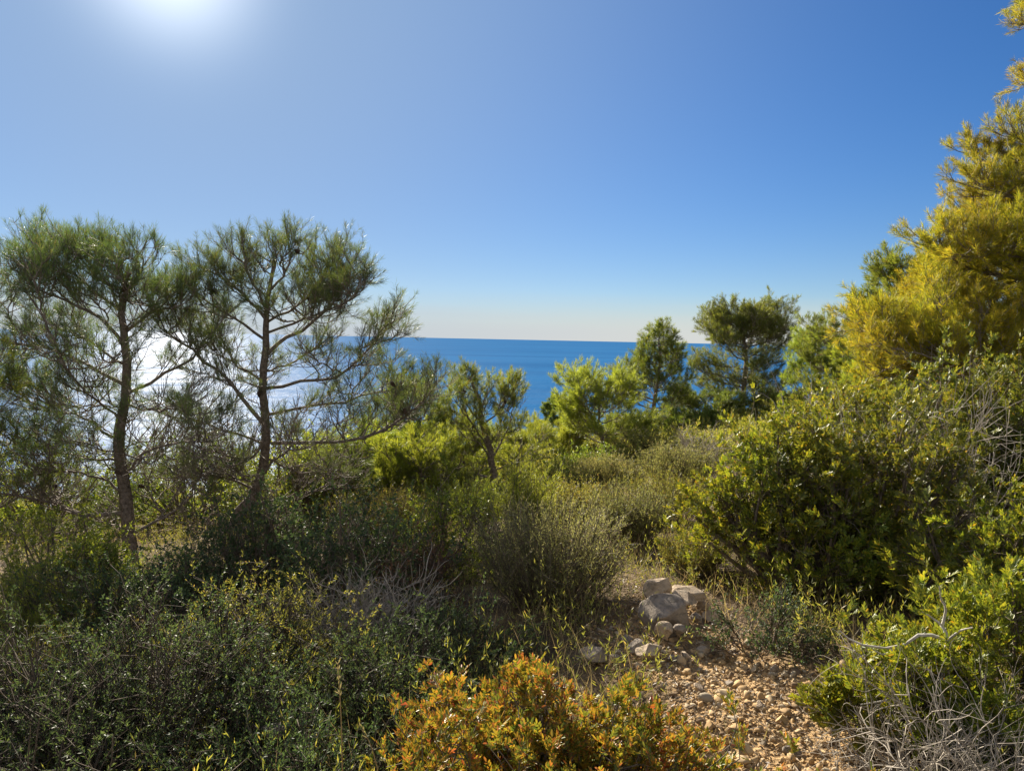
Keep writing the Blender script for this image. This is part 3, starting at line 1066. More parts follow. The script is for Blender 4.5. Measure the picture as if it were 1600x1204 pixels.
# golden pine at the right edge
D = 10.0
bK = g(1765, D, -.1)
trK = np.concatenate([[bK], pl(D, [(1765, 700), (1758, 560), (1752, 420), (1745, 280), (1742, 140), (1740, 0), (1738, -120)])])
LA = []
la([(1758, 620), (1640, 600), (1520, 590), (1420, 600), (1360, 580)], .05, .3, bare=.1, seclen=.8, dens=1.3)
la([(1756, 560), (1640, 545), (1540, 540), (1440, 535), (1350, 510)], .055, -.3, bare=.1, seclen=.8, dens=1.4)
la([(1755, 520), (1650, 490), (1540, 490), (1480, 495), (1430, 490)], .05, .6, bare=.05, seclen=.8, dens=1.4)
la([(1752, 470), (1660, 440), (1570, 430), (1510, 415), (1465, 385)], .05, -.6, bare=.05, seclen=.75, dens=1.4)
la([(1750, 430), (1660, 400), (1580, 370), (1510, 345)], .045, .3, bare=0, seclen=.75, dens=1.5)
la([(1748, 380), (1670, 340), (1590, 310), (1530, 295)], .045, -.4, seclen=.7, dens=1.5)
la([(1747, 330), (1670, 290), (1590, 270), (1515, 240)], .04, .5, seclen=.65, dens=1.5)
la([(1746, 300), (1680, 255), (1630, 230), (1585, 215)], .04, -.2, seclen=.65, dens=1.5)
la([(1742, 160), (1690, 130), (1640, 120), (1600, 125)], .035, .2, seclen=.45, dens=1.3)
la([(1741, 80), (1690, 50), (1640, 40), (1592, 40)], .035, -.2, seclen=.4, dens=1.3)
la([(1741, 50), (1690, 15), (1640, 0), (1598, 5)], .03, .2, seclen=.4, dens=1.3)
la([(1758, 660), (1660, 640), (1570, 640), (1480, 650)], .04, .8, bare=.2, seclen=.8, dens=1.2)
la([(1758, 650), (1650, 610), (1560, 570), (1480, 560)], .04, -1.2, bare=.2, seclen=.8, dens=1.2)
la([(1752, 500), (1640, 460), (1560, 455), (1480, 500)], .04, 1.3, bare=.05, seclen=.8, dens=1.3)
la([(1750, 450), (1650, 380), (1580, 340), (1545, 330)], .04, 1.0, bare=0, seclen=.75, dens=1.4)
la([(1750, 420), (1650, 420), (1580, 400), (1520, 400)], .04, -1.0, bare=0, seclen=.75, dens=1.4)
la([(1752, 540), (1640, 510), (1560, 520), (1470, 520)], .04, -.9, bare=.1, seclen=.8, dens=1.4)
la([(1755, 580), (1640, 575), (1540, 565), (1440, 560)], .04, 1.0, bare=.1, seclen=.8, dens=1.4)
LA += fill_limbs(LA, trK, D, [(1570, 440, 110, 90, 26, 0), (1450, 530, 100, 60, 20, 0), (1600, 300, 60, 70, 13, 0), (1400, 530, 60, 40, 12, 0), (1540, 560, 120, 50, 20, .2), (1690, 480, 80, 180, 20, .4), (1480, 420, 40, 40, 8, 0)], 213, 1.1)
pine('large golden yellow pine leaning in from the right edge of the view', bK, trK, .17, LA, 14, 'pine_gold', needle=(52, .1, .0042), separate=True)

# ------------------------------------------------------------------ bushes


def bush_skeleton(rng, rx, ry, h, clumps, per, slen, spread=.13, low=.05, stems=.6, upb=.6, rmin=.62, stem_r=.011):
    T = Tubes()
    p0s, p1s = [], []
    az = rng.uniform(0, 2 * np.pi, clumps)
    sn = rng.uniform(low, 1, clumps)
    ph = rng.uniform(0, 6.28, 4)
    for i in range(clumps):
        ce = math.sqrt(1 - sn[i] ** 2)
        lobe = 1 + .16 * math.sin(3 * az[i] + ph[0]) + .12 * math.sin(5 * az[i] + ph[1] + 4 * sn[i]) + .08 * math.sin(9 * sn[i] + ph[2])
        rr = rng.uniform(rmin, 1.0) * lobe
        nrm = np.array([ce * math.cos(az[i]), ce * math.sin(az[i]), sn[i]])
        c = nrm * np.array([rx, ry, h]) * rr
        b = np.array([rng.normal(0, .09 * rx), rng.normal(0, .09 * ry), -.08])
        m = (b + c) * .5 + np.array([c[0] * .12, c[1] * .12, -.05 * h]) + rng.normal(0, .05 * h, 3)
        st = spline([b, m, c], 7)
        if rng.random() < stems:
            T.add(st, np.linspace(stem_r, .0035, 7) * (.5 + .9 * h) * rng.uniform(.7, 1.4), 5)
        out = norm(nrm + np.array([0, 0, upb]))
        n = max(3, int(per * rng.uniform(.6, 1.4)))
        off = rng.normal(0, 1, (n, 3)) * spread * np.array([rx, ry, h]).mean()
        d = norm(out + rng.normal(0, .45, (n, 3)))
        l = slen * rng.uniform(.6, 1.2, (n, 1))
        e = c + off + out * spread * .5
        e[:, 2] = np.maximum(e[:, 2], .04)
        s = e - d * l
        p0s.append(s)
        p1s.append(e)
        sb = st[4]
        for k in range(n):
            T.add([sb + (st[6] - sb) * rng.random(), s[k] * .6 + c * .4 + rng.normal(0, .02, 3), s[k], e[k]], [.0026, .0021, .0017, .001], 3)
    return T, np.concatenate(p0s), np.concatenate(p1s)


def wand_skeleton(rng, rx, h, n, side=5, slen=.16, fan=.75, curve=.25, base_r=.16):
    T = Tubes()
    p0s, p1s = [], []
    for i in range(n):
        a = rng.uniform(0, 2 * np.pi)
        ra = math.sqrt(rng.random())
        ho = np.array([math.cos(a), math.sin(a), 0])
        b = ho * base_r * rx * ra * 2 + np.array([0, 0, -.04])
        tilt = fan * ra * (rx / h) + rng.normal(0, .1)
        l = h * rng.uniform(.6, 1.08) * (1 - .12 * ra)
        d = norm(ho * tilt + np.array([0, 0, 1.0]) + rng.normal(0, .07, 3))
        m = b + d * l * .5
        e = m + norm(d + np.array([0, 0, curve]) + rng.normal(0, .1, 3)) * l * .5
        P = spline([b, m, e], 6)
        T.add(P, np.linspace(.0038, .0014, 6) * (.5 + h), 3)
        for j in range(2):
            p0s.append(P[3 + j])
            p1s.append(P[4 + j])
        for k in range(side):
            f = rng.uniform(.3, .95) * 5
            q = P[int(f)] + (P[int(f) + 1] - P[int(f)]) * (f - int(f))
            dd = norm(d + rng.normal(0, .5, 3) + np.array([0, 0, .3]))
            ee = q + dd * slen * rng.uniform(.5, 1.2)
            T.add([q, (q + ee) / 2 + rng.normal(0, .008, 3), ee], [.0022, .0018, .0012], 3)
            p0s.append(q)
            p1s.append(ee)
    return T, np.array(p0s), np.array(p1s)


def mastic(label, loc, rx, ry, h, seed, mat='mastic', clumps=60, per=11, slen=.12, leaf=(6, 3, .05, .026, .011), rz=0.0, simple=True, group=None, name='mastic_bush', stem='stem', **kw):
    rng = np.random.default_rng(seed)
    root = thing(name, label, 'bush', loc, rz, group)
    T, a, b = bush_skeleton(rng, rx, ry, h, clumps, per, slen, **kw)
    T.build('stems', M[stem], root)
    C = Cards()
    k, pairs, Lr, Ll, wl = leaf
    pinnate(C, a, b, k, pairs, Lr, Ll, wl, .8, rng, simple)
    C.build('foliage', M[mat], root)
    return root


def leafy(label, loc, rx, ry, h, seed, mat='oak', clumps=60, per=11, slen=.14, leaf=(14, .028, .016), rz=0.0, group=None, name='evergreen_shrub', stem='stem', **kw):
    rng = np.random.default_rng(seed)
    root = thing(name, label, 'bush', loc, rz, group)
    T, a, b = bush_skeleton(rng, rx, ry, h, clumps, per, slen, **kw)
    T.build('stems', M[stem], root)
    C = Cards()
    spiral_leaves(C, a, b, leaf[0], leaf[1], leaf[2], .95, rng)
    C.build('foliage', M[mat], root)
    return root


def wand(label, loc, rx, h, seed, mat='rosemary', n=190, side=6, slen=.15, leaf=(16, .02, .0032), fan=.8, rz=0.0, group=None, name='rosemary_bush', stem='stem', ang=.8, curve=.25):
    rng = np.random.default_rng(seed)
    root = thing(name, label, 'bush', loc, rz, group)
    T, a, b = wand_skeleton(rng, rx, h, n, side, slen, fan, curve)
    T.build('stems', M[stem], root)
    C = Cards()
    needles(C, a, b, leaf[0], leaf[1], leaf[2], ang, rng)
    C.build('foliage', M[mat], root)
    return root


def thicket(label, loc, rx, ry, h, seed, mat='oak', clumps=90, per=14, slen=.14, leaf=(22, .02, .0045), name='thicket_bush', **kw):
    rng = np.random.default_rng(seed)
    root = thing(name, label, 'bush', loc)
    kw.setdefault('spread', .15)
    kw.setdefault('rmin', .5)
    kw.setdefault('stem_r', .005)
    kw.setdefault('stems', .4)
    T, a, b = bush_skeleton(rng, rx, ry, h, clumps, per, slen, **kw)
    T.build('stems', M['darkstem'], root)
    C = Cards()
    needles(C, a, b, leaf[0], leaf[1], leaf[2], .9, rng)
    C.build('foliage', M[mat], root)
    return root


def bare_bush(label, loc, rx, h, seed, mat='drytwig', n=60, name='dry_bush', cat='dry bush', forks=8, r=.0035, wild=.25, fan=.9):
    rng = np.random.default_rng(seed)
    T = Tubes()
    for i in range(n):
        a = rng.uniform(0, 6.283)
        ra = math.sqrt(rng.random())
        ho = np.array([math.cos(a), math.sin(a), 0])
        b = ho * rx * .3 * ra + np.array([0, 0, -.03])
        d = norm(ho * fan * ra * rx / h + np.array([0, 0, 1.0]) + rng.normal(0, .15, 3))
        l = h * rng.uniform(.6, 1.15)
        P = [b]
        for k in range(5):
            d = norm(d + rng.normal(0, wild, 3))
            P.append(P[-1] + d * l / 5)
        P = np.array(P)
        rk = r * rng.uniform(.55, 1.5)
        T.add(spline(P, 10), np.linspace(rk * 1.5, rk * .5, 10), 4)
        for k in range(forks):
            j = rng.integers(1, 5)
            q = P[j] + (P[j + 1] - P[j]) * rng.random()
            dd = norm(norm(P[j + 1] - P[j]) + rng.normal(0, .6, 3))
            m = q + dd * l * .13
            e = m + norm(dd + rng.normal(0, .5, 3)) * l * rng.uniform(.08, .2)
            e2 = e + norm(e - m + rng.normal(0, .03, 3)) * l * rng.uniform(.02, .1)
            T.add(spline([q, m, e, e2], 6), np.linspace(rk * .8, rk * .25, 6), 3)
    o = T.build(name, M[mat])
    o.location = loc
    return tag(o, label, cat)


# -- foreground orange mastic
mastic('orange and yellow leaved mastic bush in the centre foreground', g(890, 2.1), .62, .5, .46, 101, 'mastic_orange', 190, 13, .075, (7, 4, .038, .018, .0065), simple=False, spread=.12, low=.1, upb=1.1)
mastic('small orange tipped mastic clump at the left end of the orange bush', g(690, 2.1), .22, .22, .5, 102, 'mastic_orange', 26, 9, .075, (7, 4, .038, .018, .0065), simple=False, spread=.14, upb=1.1)
mastic('green tipped mastic sprigs at the bottom right of the orange bush', g(1120, 1.95), .2, .2, .36, 103, 'mastic_yellow', 14, 8, .09, (7, 4, .045, .021, .0075), simple=False, spread=.16, upb=1.1)

# -- right side mastics
mastic('big green mastic bush with dark twisted stems beside the gravel path', g(1250, 5.0), .6, .6, 1.1, 104, 'mastic_yellow', 120, 12, .13, (6, 3, .05, .027, .012), spread=.12, low=.15, stem_r=.02, upb=.9)
mastic('dark mastic bush in the shade right of the twisted stems', g(1390, 4.9), .75, .6, 1.15, 105, 'mastic', 100, 12, .13, (6, 3, .05, .027, .012), spread=.12)
mastic('tall mastic bush at the top of the right bank, deep green', g(1500, 6.2), 1.0, .9, 1.25, 106, 'mastic', 130, 12, .14, (6, 3, .055, .03, .013), spread=.12)
mastic('tall bright green mastic bush at the right edge below the golden pine', g(1620, 6.0), .9, .8, 1.3, 107, 'mastic', 120, 12, .14, (6, 3, .055, .03, .013), spread=.12)
mastic('round mastic bush behind the big one, lighter green top', g(1330, 7.2), .95, .8, 1.35, 108, 'mastic_yellow', 110, 12, .14, (6, 3, .055, .03, .013), spread=.12)
mastic('mastic bush on the ridge left of the tall deep green one', g(1400, 8.6), 1.0, .8, 1.2, 109, 'mastic', 110, 12, .15, (6, 3, .06, .033, .014), spread=.12)
mastic('yellow green mastic on the right edge above the dry tangle', g(1600, 3.9), .55, .5, .8, 110, 'mastic_yellow', 70, 11, .11, (6, 4, .05, .024, .009), spread=.13)
mastic('low yellow mastic at the right edge beside the bleached branch', g(1610, 3.0), .48, .4, .5, 111, 'mastic_yellow', 60, 11, .1, (7, 4, .05, .022, .008), simple=False, spread=.13)
mastic('small yellow green mastic between gravel path and dry tangle', g(1420, 2.8), .26, .24, .36, 112, 'mastic_yellow', 30, 9, .1, (7, 4, .05, .022, .008), simple=False, spread=.14)
leafy('low grey green shrub in the shade at the edge of the gravel', g(1225, 3.75), .3, .22, .26, 113, 'oak', 30, 10, .1, (14, .018, .008))

mastic('green mastic sprigs growing through the dead twigs at the bottom right', g(1500, 2.7), .3, .28, .4, 114, 'mastic_yellow', 34, 9, .1, (7, 4, .05, .022, .008), simple=False, spread=.15)

# -- rosemary and heath in the middle
wand('large feathery rosemary bush left of the stone heap', g(860, 4.9), .7, .8, 201, 'rosemary_pale', 260, 8, .14, (17, .021, .0034), fan=.95)
wand('smaller rosemary bush behind the stone heap', g(985, 6.6), .5, .6, 202, 'rosemary', 190, 6, .16, (16, .024, .004))
wand('olive heath bush beyond the large rosemary', g(900, 8.6), .8, .5, 203, 'heath', 220, 6, .18, (16, .03, .0055), name='heath_bush')
wand('wide olive heath bush left of the slim pine foot', g(950, 11.5), .9, .62, 204, 'rosemary', 240, 6, .2, (15, .035, .007), name='heath_bush')
wand('brownish heath bush before the dark pines', g(1055, 10.5), .8, .68, 205, 'rosemary', 220, 6, .2, (13, .035, .007), name='heath_bush')
wand('pale green upright shrub just behind the large rosemary', g(820, 6.6), .4, .95, 206, 'pine_light', 70, 6, .2, (24, .05, .004), name='young_broom', fan=.5)
wand('heath bush left of the mastic with the twisted stems', g(1045, 7.6), .5, .55, 207, 'heath', 160, 6, .17, (16, .026, .0045), name='heath_bush')
wand('low yellow green herb clump above the stone heap', g(1085, 5.5), .35, .4, 208, 'heath', 140, 5, .1, (16, .02, .004), name='herb_clump')

# -- left of the middle
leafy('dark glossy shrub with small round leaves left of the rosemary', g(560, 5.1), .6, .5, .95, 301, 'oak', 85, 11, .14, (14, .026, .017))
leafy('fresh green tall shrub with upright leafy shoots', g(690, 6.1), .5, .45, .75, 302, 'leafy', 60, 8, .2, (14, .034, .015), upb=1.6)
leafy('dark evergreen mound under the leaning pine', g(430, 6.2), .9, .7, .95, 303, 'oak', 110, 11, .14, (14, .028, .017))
wand('olive shrub with slender shoots behind the glossy shrub', g(600, 7.8), .7, .85, 304, 'heath', 220, 6, .18, (18, .03, .005), name='heath_bush')
leafy('rust brown withered shrub between glossy shrub and rosemary', g(650, 5.0), .32, .3, .62, 305, 'rust', 40, 8, .14, (10, .022, .009), name='withered_shrub')
wand('light green feathery shrub on the slope between crooked pine and rosemary', g(745, 8.2), .5, .75, 209, 'pine_light', 110, 6, .17, (20, .035, .004), name='young_broom', fan=.6)
leafy('bright low leafy shrub in front of the sapling with the slanting trunk', g(905, 13.0), .7, .6, .6, 210, 'leafy', 60, 10, .16, (14, .04, .02))
thicket('dull olive shrub on the open slope right of the crooked pine', g(840, 11.0), .7, .6, .7, 211, 'heath', clumps=70, leaf=(20, .035, .007))
thicket('brown tinged low shrub at the foot of the slim pine', g(1010, 15.0), .9, .7, .7, 212, 'rosemary', clumps=70, leaf=(20, .04, .009))
bare_bush('reddish brown dead twiggy bush under the crooked pine', g(715, 11.5), .6, .7, 213, 'stem', 70, forks=9, r=.005)
bare_bush('grey leafless twigs on the slope before the dark pines', g(1085, 12.0), .6, .8, 214, 'drytwig', 60, forks=9, r=.004)
bare_bush('pale bare twigs sticking out of the mastic thicket at the right', g(1490, 5.2), .5, 1.25, 215, 'drytwig', 34, forks=9, r=.0035, fan=.8)
bare_bush('thin bare grey twigs among the mastic bushes near the bank top', g(1290, 5.8), .4, 1.3, 216, 'drytwig', 26, forks=9, r=.003, fan=.8)
wand('glowing yellow green feathery bush left of the straight trunk, low by the edge', g(105, 5.7), .75, .78, 217, 'pine_light', 150, 7, .16, (20, .03, .0045), name='young_broom', fan=1.0)
bare_bush('lavender grey leafless bush in the shade below the glossy shrub', g(585, 4.25), .42, .55, 306, 'drytwig', 110, forks=9, r=.0028)
bare_bush('small grey leafless twigs left of the lavender grey bush', g(490, 4.1), .28, .45, 307, 'drytwig', 60, forks=8, r=.0028)
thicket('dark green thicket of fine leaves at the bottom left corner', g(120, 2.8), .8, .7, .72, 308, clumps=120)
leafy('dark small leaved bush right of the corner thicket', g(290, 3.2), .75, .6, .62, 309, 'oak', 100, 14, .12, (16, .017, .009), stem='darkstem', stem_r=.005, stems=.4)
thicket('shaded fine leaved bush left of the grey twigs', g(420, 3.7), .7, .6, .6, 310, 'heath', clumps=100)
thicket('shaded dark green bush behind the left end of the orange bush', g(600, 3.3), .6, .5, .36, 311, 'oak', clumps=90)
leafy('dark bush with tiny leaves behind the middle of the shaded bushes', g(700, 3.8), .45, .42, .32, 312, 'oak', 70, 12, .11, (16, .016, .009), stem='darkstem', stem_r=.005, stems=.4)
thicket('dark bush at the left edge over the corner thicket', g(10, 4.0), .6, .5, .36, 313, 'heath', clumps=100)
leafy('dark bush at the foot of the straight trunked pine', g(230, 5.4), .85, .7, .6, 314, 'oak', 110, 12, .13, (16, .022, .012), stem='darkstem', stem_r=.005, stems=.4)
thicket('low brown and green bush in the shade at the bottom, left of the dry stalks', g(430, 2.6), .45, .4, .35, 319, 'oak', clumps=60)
leafy('sunlit yellow green bush between the left edge and the straight trunk', g(95, 6.4), .75, .5, .95, 315, 'pine_light', 90, 11, .16, (18, .035, .012))
leafy('sunlit yellow green bush behind the two left pines', g(300, 12.5), 1.6, 1.0, 1.5, 316, 'leafy', 110, 12, .2, (16, .05, .025))
leafy('sunlit green shrub behind the leaning trunk, under its bare branches', g(480, 11.0), 1.4, 1.0, 1.5, 317, 'leafy', 100, 12, .2, (16, .045, .022))
leafy('sunlit green shrub low behind the straight trunk at the far left', g(60, 12.0), 1.8, 1.0, 1.6, 318, 'leafy', 110, 12, .2, (16, .05, .025))

# -- dry tangle and bleached branch at bottom right
bare_bush('tangle of dead grey twigs at the bottom right corner', g(1530, 2.35), .55, .55, 401, 'drytwig', 130, forks=12, r=.0022, wild=.5, fan=1.2)
bare_bush('lower tangle of pale dry stalks beside the gravel', g(1390, 2.1), .36, .22, 402, 'straw', 110, forks=8, r=.0018, wild=.5, fan=1.3)


def bleached_branch():
    T = Tubes()
    D0 = 2.75
    main = pl(D0, [(1500, 1150), (1470, 1080), (1480, 1000), (1470, 975)], .1)
    T.add(spline(main, 9), np.linspace(.012, .006, 9), 6)
    for pts, r in (([(1478, 1000), (1440, 990), (1400, 1012), (1340, 1005), (1312, 985)], .008), ([(1472, 978), (1478, 950), (1470, 935), (1468, 915)], .006),
                   ([(1470, 1080), (1430, 1070), (1400, 1090), (1345, 1100)], .007), ([(1480, 1000), (1500, 985), (1520, 980)], .006),
                   ([(1400, 1012), (1380, 1022), (1362, 1012)], .005), ([(1470, 975), (1450, 960), (1440, 955)], .005)):
        P = spline(pl(D0, pts, -.08), 8)
        T.add(P, np.linspace(r, r * .35, 8), 5)
    base = main[0]
    root = thing('bleached_branch', 'bleached bare branch with a few yellow leaf sprigs over the dry tangle', 'branch', base)
    T.build('stem', M['palewood'], root, base)
    rng = np.random.default_rng(44)
    tips = np.array([at(x, y, D0 - .05) for x, y in [(1312, 985), (1350, 1000), (1380, 1000), (1440, 955), (1445, 975), (1468, 920), (1400, 1005), (1350, 1095), (1425, 1000), (1450, 940)]])
    C = Cards()
    pinnate(C, tips, tips + np.array([0, 0, .06]) + rng.normal(0, .02, (len(tips), 3)), 7, 4, .05, .022, .008, .9, rng)
    C.build('foliage', M['mastic_yellow'], root, base)


bleached_branch()

# ------------------------------------------------------------------ stones


def rock_mesh(seed, sx, sy, sz, mat, sub=3, flat=5, lo=.42, hi=.8):
    import bmesh
    rng = np.random.default_rng(seed)
    bm = bmesh.new()
    bmesh.ops.create_icosphere(bm, subdivisions=sub, radius=1)
    V = np.array([v.co for v in bm.verts])
    Fa = np.array([[v.index for v in f.verts] for f in bm.faces])
    bm.free()
    for i in range(flat + 6):                       # cut facets
        n = norm(rng.normal(size=3))
        h = rng.uniform(lo, hi)
        d = V @ n - h
        V = V - np.where(d > 0, d, 0)[:, None] * n
    ph = rng.uniform(0, 6, 9)
    for i in range(4):
        k = rng.normal(0, 2.2 * 1.6 ** i, 3)
        V = V * (1 + .022 / 1.2 ** i * np.sin(V @ k + ph[i]))[:, None]
    for i in range(26):                              # chips and pits
        c = V[rng.integers(len(V))]
        q = np.linalg.norm(V - c, axis=1)
        V = V * (1 + rng.normal(0, .035) * np.exp(-(q / rng.uniform(.08, .3)) ** 2))[:, None]
    V = V * np.array([sx, sy, sz])
    return mesh('rock', V, [Fa], mat, False)


def rock(label, px, py, d, wpx, hpx, seed, mat='rock', rz=0.0, tilt=0.0, **kw):
    w = wpx / F * d / 2 * 1.15
    h = hpx / F * d / 2 * 1.2
    me = rock_mesh(seed, w, w * .8, h, M[mat], 5, **kw)
    o = link('stone' if wpx < 60 else 'boulder', me)
    o.location = at(px, py, d)
    o.rotation_euler = (tilt, tilt * .7, rz)
    return tag(o, label, 'stone')


rock('largest grey boulder of the stone heap beside the path', 1040, 960, 4.15, 80, 62, 27, 'greystone', rz=.4, tilt=.15, flat=9, lo=.62, hi=.88)
rock('pointed stone standing behind the largest boulder', 1033, 921, 4.5, 46, 46, 2, tilt=.3, lo=.4, hi=.7)
rock('flat pale slab at the back right of the stone heap', 1078, 926, 4.6, 52, 24, 3)
rock('flat stone leaning on the top of the largest boulder', 1066, 938, 4.4, 46, 24, 4, tilt=.25)
rock('small rounded ochre stone in front of the largest boulder', 1036, 988, 3.9, 32, 30, 5)
rock('pale block at the lower left end of the stone heap', 1016, 1016, 3.75, 42, 28, 6)
rock('greyish block behind the pale block at the left end of the heap', 993, 1014, 3.85, 36, 28, 7, 'greystone')
rock('small dark stone right of the rounded ochre stone', 1062, 985, 3.95, 22, 18, 8, 'greystone')
rock('pale stone half hidden under the rosemary, left of the heap', 926, 1024, 3.75, 40, 24, 9, 'greystone')
rock('grey stone lying in the shade between the dark bushes', 428, 1146, 2.9, 42, 28, 10, 'greystone')
rock('ochre stone at the foot of the mastic stems', 1115, 960, 4.3, 30, 20, 15)
rock('pebble like ochre stone near the bottom of the gravel path', 1163, 1165, 2.55, 30, 24, 16, 'gravel')


for k, (px, py, d, w) in enumerate([(1092, 962, 4.35, 24), (1008, 992, 3.95, 20), (1072, 1004, 3.8, 22), (1050, 1012, 3.75, 18), (1100, 1000, 3.85, 22), (1128, 1000, 3.85, 18), (980, 985, 4.05, 22),
                                    (1098, 935, 4.6, 22), (960, 1020, 3.75, 24), (1140, 1040, 3.45, 20), (1190, 1075, 3.15, 22), (1092, 1050, 3.4, 20), (1240, 1130, 2.8, 26), (1210, 1020, 3.6, 20)]):
    o = rock('fist sized angular stone lying loose on the gravel near the boulder heap', px, py, d, w, w * .75, 30 + k, 'rock' if k % 3 else 'greystone', k * 1.3)
    o['group'] = 'loose fist sized stones on the path'
    o.location.z = float(ground(o.location.x, o.location.y)) + o.dimensions.z * .15


def gravel():
    rng = np.random.default_rng(61)
    protos = []
    import bmesh
    bm = bmesh.new()
    bmesh.ops.create_icosphere(bm, subdivisions=2, radius=1)
    V0 = np.array([v.co for v in bm.verts])
    F0 = np.array([[v.index for v in f.verts] for f in bm.faces])
    bm.free()
    for k in range(14):
        V = V0.copy()
        for i in range(8):
            n = norm(rng.normal(size=3))
            d = V @ n - rng.uniform(.25, .66)
            V = V - np.where(d > 0, d, 0)[:, None] * n
        protos.append(V * np.array([1, rng.uniform(.7, 1), rng.uniform(.5, .8)]))
    n = 13000
    y = rng.uniform(1.2, 5.0, n * 4)
    x = np.interp(y, PATH[:, 1], PATH[:, 0]) + rng.uniform(-1.1, 1.1, n * 4)
    keep = path_mask(x, y) > rng.random(n * 4) * np.where(y < 2.7, 1.5, 1.0) * .9 + .02
    x, y = x[keep][:n], y[keep][:n]
    n = len(x)
    s = np.clip(rng.lognormal(-5.05, .68, n), .003, .045)
    z = ground(x, y) + s * .25
    VV, FF = [], []
    a = rng.uniform(0, 6.28, n)
    b = rng.normal(0, .5, n)
    for i in range(n):
        ca, sa, cb, sb = math.cos(a[i]), math.sin(a[i]), math.cos(b[i]), math.sin(b[i])
        Rm = np.array([[ca, -sa, 0], [sa, ca, 0], [0, 0, 1]]) @ np.array([[1, 0, 0], [0, cb, -sb], [0, sb, cb]])
        VV.append(protos[i % 14] @ Rm.T * s[i] + np.array([x[i], y[i], z[i]]))
    nv = len(V0)
    FF = (F0[None] + (np.arange(n) * nv)[:, None, None]).reshape(-1, 3)
    m, t, out = nodes('loose gravel')
    geo = t.nodes.new('ShaderNodeNewGeometry')
    rp = ramp(t, geo.outputs['Random Per Island'], [(0, (0.15, 0.105, 0.065)), (.3, (.33, .22, .11)), (.65, (.43, .3, .155)), (.88, (.42, .34, .23)), (1, (.25, .215, .165))])
    pb = t.nodes.new('ShaderNodeBsdfPrincipled')
    pb.inputs['Roughness'].default_value = .9
    pb.inputs['Specular IOR Level'].default_value = .15
    t.links.new(rp.outputs[0], pb.inputs['Base Color'])
    t.links.new(pb.outputs[0], out.inputs['Surface'])
    o = link('gravel', mesh('gravel', np.concatenate(VV), [FF], m))
    o['kind'] = 'stuff'
    tag(o, 'loose ochre gravel covering the footpath', 'gravel')


gravel()

# ------------------------------------------------------------------ ground cover


def undergrowth():
    """low herbs, grass and dead stalks that nobody could count"""
    rng = np.random.default_rng(71)
    n = 2600
    y = 1.6 + 28 * rng.random(n) ** 1.5
    x = rng.uniform(-.95, .95, n) * (y * .85 + .8)
    k = path_mask(x, y) < .05
    x, y = x[k], y[k]
    z = ground(x, y)
    base = np.stack([x, y, z], -1)
    # herbs
    C = Cards()
    reps = 9
    b = np.repeat(base, reps, axis=0)
    m = len(b)
    b = b + np.concatenate([rng.normal(0, .1, (m, 2)) * (1 + b[:, 1:2] * .05), np.zeros((m, 1))], 1)
    h = rng.uniform(.12, .42, (m, 1)) * (1 + b[:, 1:2] * .025)
    d = norm(rng.normal(0, .4, (m, 3)) + np.array([0, 0, 1]))
    needles(C, b, b + d * h, 16, .035 * 1.0, .005, .8, rng)
    o = C.build('undergrowth', M['heath'])
    o['kind'] = 'stuff'
    tag(o, 'low olive green undergrowth between the shrubs', 'undergrowth')
    # dry grass
    C = Cards()
    n = 26000
    y = 1.4 + 16 * rng.random(n) ** 1.6
    x = rng.uniform(-.95, .95, n) * (y * .85 + .8)
    k = (path_mask(x, y) < .15) | (rng.random(n) < .04)
    x, y = x[k], y[k]
    n = len(x)
    P = np.stack([x, y, ground(x, y)], -1)
    d = norm(rng.normal(0, .35, (n, 3)) + np.array([0, 0, 1]))
    L = rng.uniform(.08, .32, (n, 1))
    s = norm(np.cross(d, rdir(rng, n))) * .0022
    be = rng.normal(0, .12, (n, 3)) * L
    V = np.stack([P - s, P + s, P + d * L * .6 + s * .7, P + d * L + be, P + d * L * .6 - s * .7], axis=1)
    C.add(V, [(0, 1, 2, 4), (4, 2, 3)])
    o = C.build('dry_grass', M['straw'])
    o['kind'] = 'stuff'
    tag(o, 'thin dry grass scattered under the bushes', 'grass')


undergrowth()


def litter():
    """fallen needles, leaves and bits of twig on the path"""
    rng = np.random.default_rng(75)
    n = 9000
    y = rng.uniform(1.3, 5.2, n)
    x = np.interp(y, PATH[:, 1], PATH[:, 0]) + rng.normal(0, .6, n)
    C = Cards()
    P = np.stack([x, y, ground(x, y) + rng.uniform(.004, .02, n)], -1)
    d = rng.normal(0, 1, (n, 3)) * np.array([1, 1, .25])
    d = norm(d)
    nn = norm(np.array([0, 0, 1.0]) + rng.normal(0, .35, (n, 3)))
    nn = norm(nn - d * np.sum(nn * d, axis=1, keepdims=True))
    L = rng.uniform(.01, .05, (n, 1))
    ovals(C, P, d, nn, L, np.clip(L * rng.uniform(.05, .5, (n, 1)), .0015, .009), .2, True)
    o = C.build('leaf_litter', M['litter'])
    o['kind'] = 'stuff'
    tag(o, 'brown fallen leaves and needles strewn over the gravel', 'leaf litter')


litter()


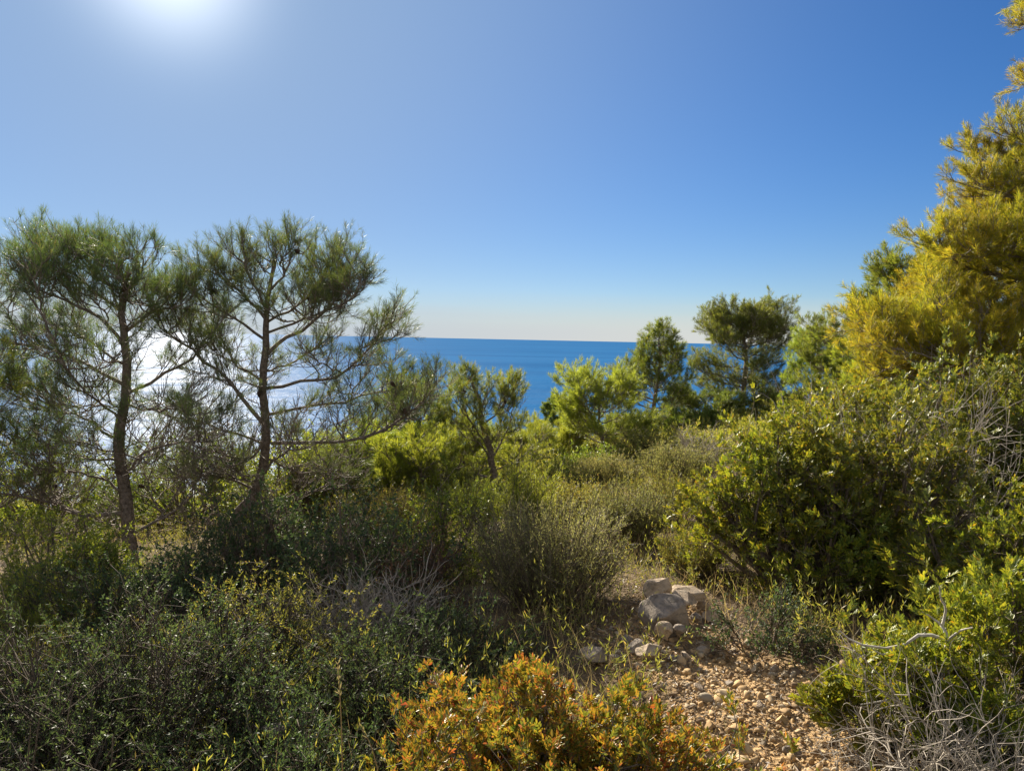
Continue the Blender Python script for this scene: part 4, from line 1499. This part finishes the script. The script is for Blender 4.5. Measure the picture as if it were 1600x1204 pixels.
def far_scrub():
    """the mass of bushes running down the slope to the sea"""
    rng = np.random.default_rng(81)
    n = 420
    y = 14 + 60 * rng.random(n) ** 1.4
    x = rng.uniform(-.9, .9, n) * (y * .85)
    z = ground(x, y)
    C = Cards()
    T = Tubes()
    for i in range(n):
        sc = (.42 + .024 * y[i]) * rng.uniform(.5, 1.35)
        c = 70
        dr = rdir(rng, c)
        dr[:, 2] = np.abs(dr[:, 2])
        e = np.array([x[i], y[i], z[i]]) + dr * np.array([1, 1, .85]) * sc * rng.uniform(.5, 1.0, (c, 1))
        dd = norm(dr + np.array([0, 0, .8]) + rng.normal(0, .3, (c, 3)))
        f = .012 * y[i] ** .8
        needles(C, e - dd * .25, e, 26, .06 + .9 * f * .3, f * .12 + .006, .8, rng)
    o = C.build('scrub', M['heath'])
    o['kind'] = 'stuff'
    tag(o, 'far mass of olive scrub running down the slope to the sea', 'scrub')


far_scrub()


def stalks():
    rng = np.random.default_rng(91)
    lab = ['tall dry grass stalk leaning right before the large rosemary', 'upright dry grass stalk before the large rosemary, seed head on top',
           'dry stalk leaning left before the large rosemary', 'tall yellow stalk at the bottom left of the lavender grey bush', 'bent pale stalk left of the orange bush',
           'short golden stalk at the left end of the stone heap']
    spec = [(.0, [(880, 1005), (900, 990), (925, 970)], 3.9), (0, [(855, 1010), (853, 970), (850, 950)], 3.9), (0, [(850, 1010), (835, 980), (812, 960)], 3.9),
            (0, [(535, 1200), (533, 1120), (528, 1035)], 2.3), (0, [(590, 1200), (580, 1165), (565, 1135)], 2.2), (0, [(978, 1018), (975, 1000), (972, 985)], 3.8)]
    for l, (q, pts, d) in zip(lab, spec):
        P = spline(pl(d, pts), 7)
        b = P[0].copy()
        P = np.concatenate([[np.array([b[0], b[1], min(b[2] - .02, float(ground(b[0], b[1])))])], P])
        root = thing('grass_stalk', l, 'grass stalk', P[0], 0, None)
        T = Tubes()
        T.add(P, np.linspace(.0022, .0012, len(P)), 4)
        T.build('stalk', M['straw'], root, P[0])
        C = Cards()
        needles(C, P[-3:-2], P[-1:], 26, .022, .0035, .35, rng)
        C.build('seed_head', M['straw'], root, P[0])


stalks()

GROUPS = {'pine_tree': 'pine trees on the hillside', 'mastic_bush': 'mastic bushes round the path', 'heath_bush': 'heath bushes on the slope', 'evergreen_shrub': 'small leaved evergreen shrubs',
          'thicket_bush': 'fine leaved thicket bushes', 'rosemary_bush': 'rosemary bushes beside the stones', 'dry_bush': 'leafless dry bushes', 'young_broom': 'feathery light green shrubs',
          'grass_stalk': 'dry grass stalks in the foreground', 'stone': 'stones of the heap beside the path', 'boulder': 'stones of the heap beside the path'}
for o in S.objects:
    if o.parent is None and 'category' in o and 'group' not in o:
        k = o.name.split('.')[0]
        if k in GROUPS:
            o['group'] = GROUPS[k]
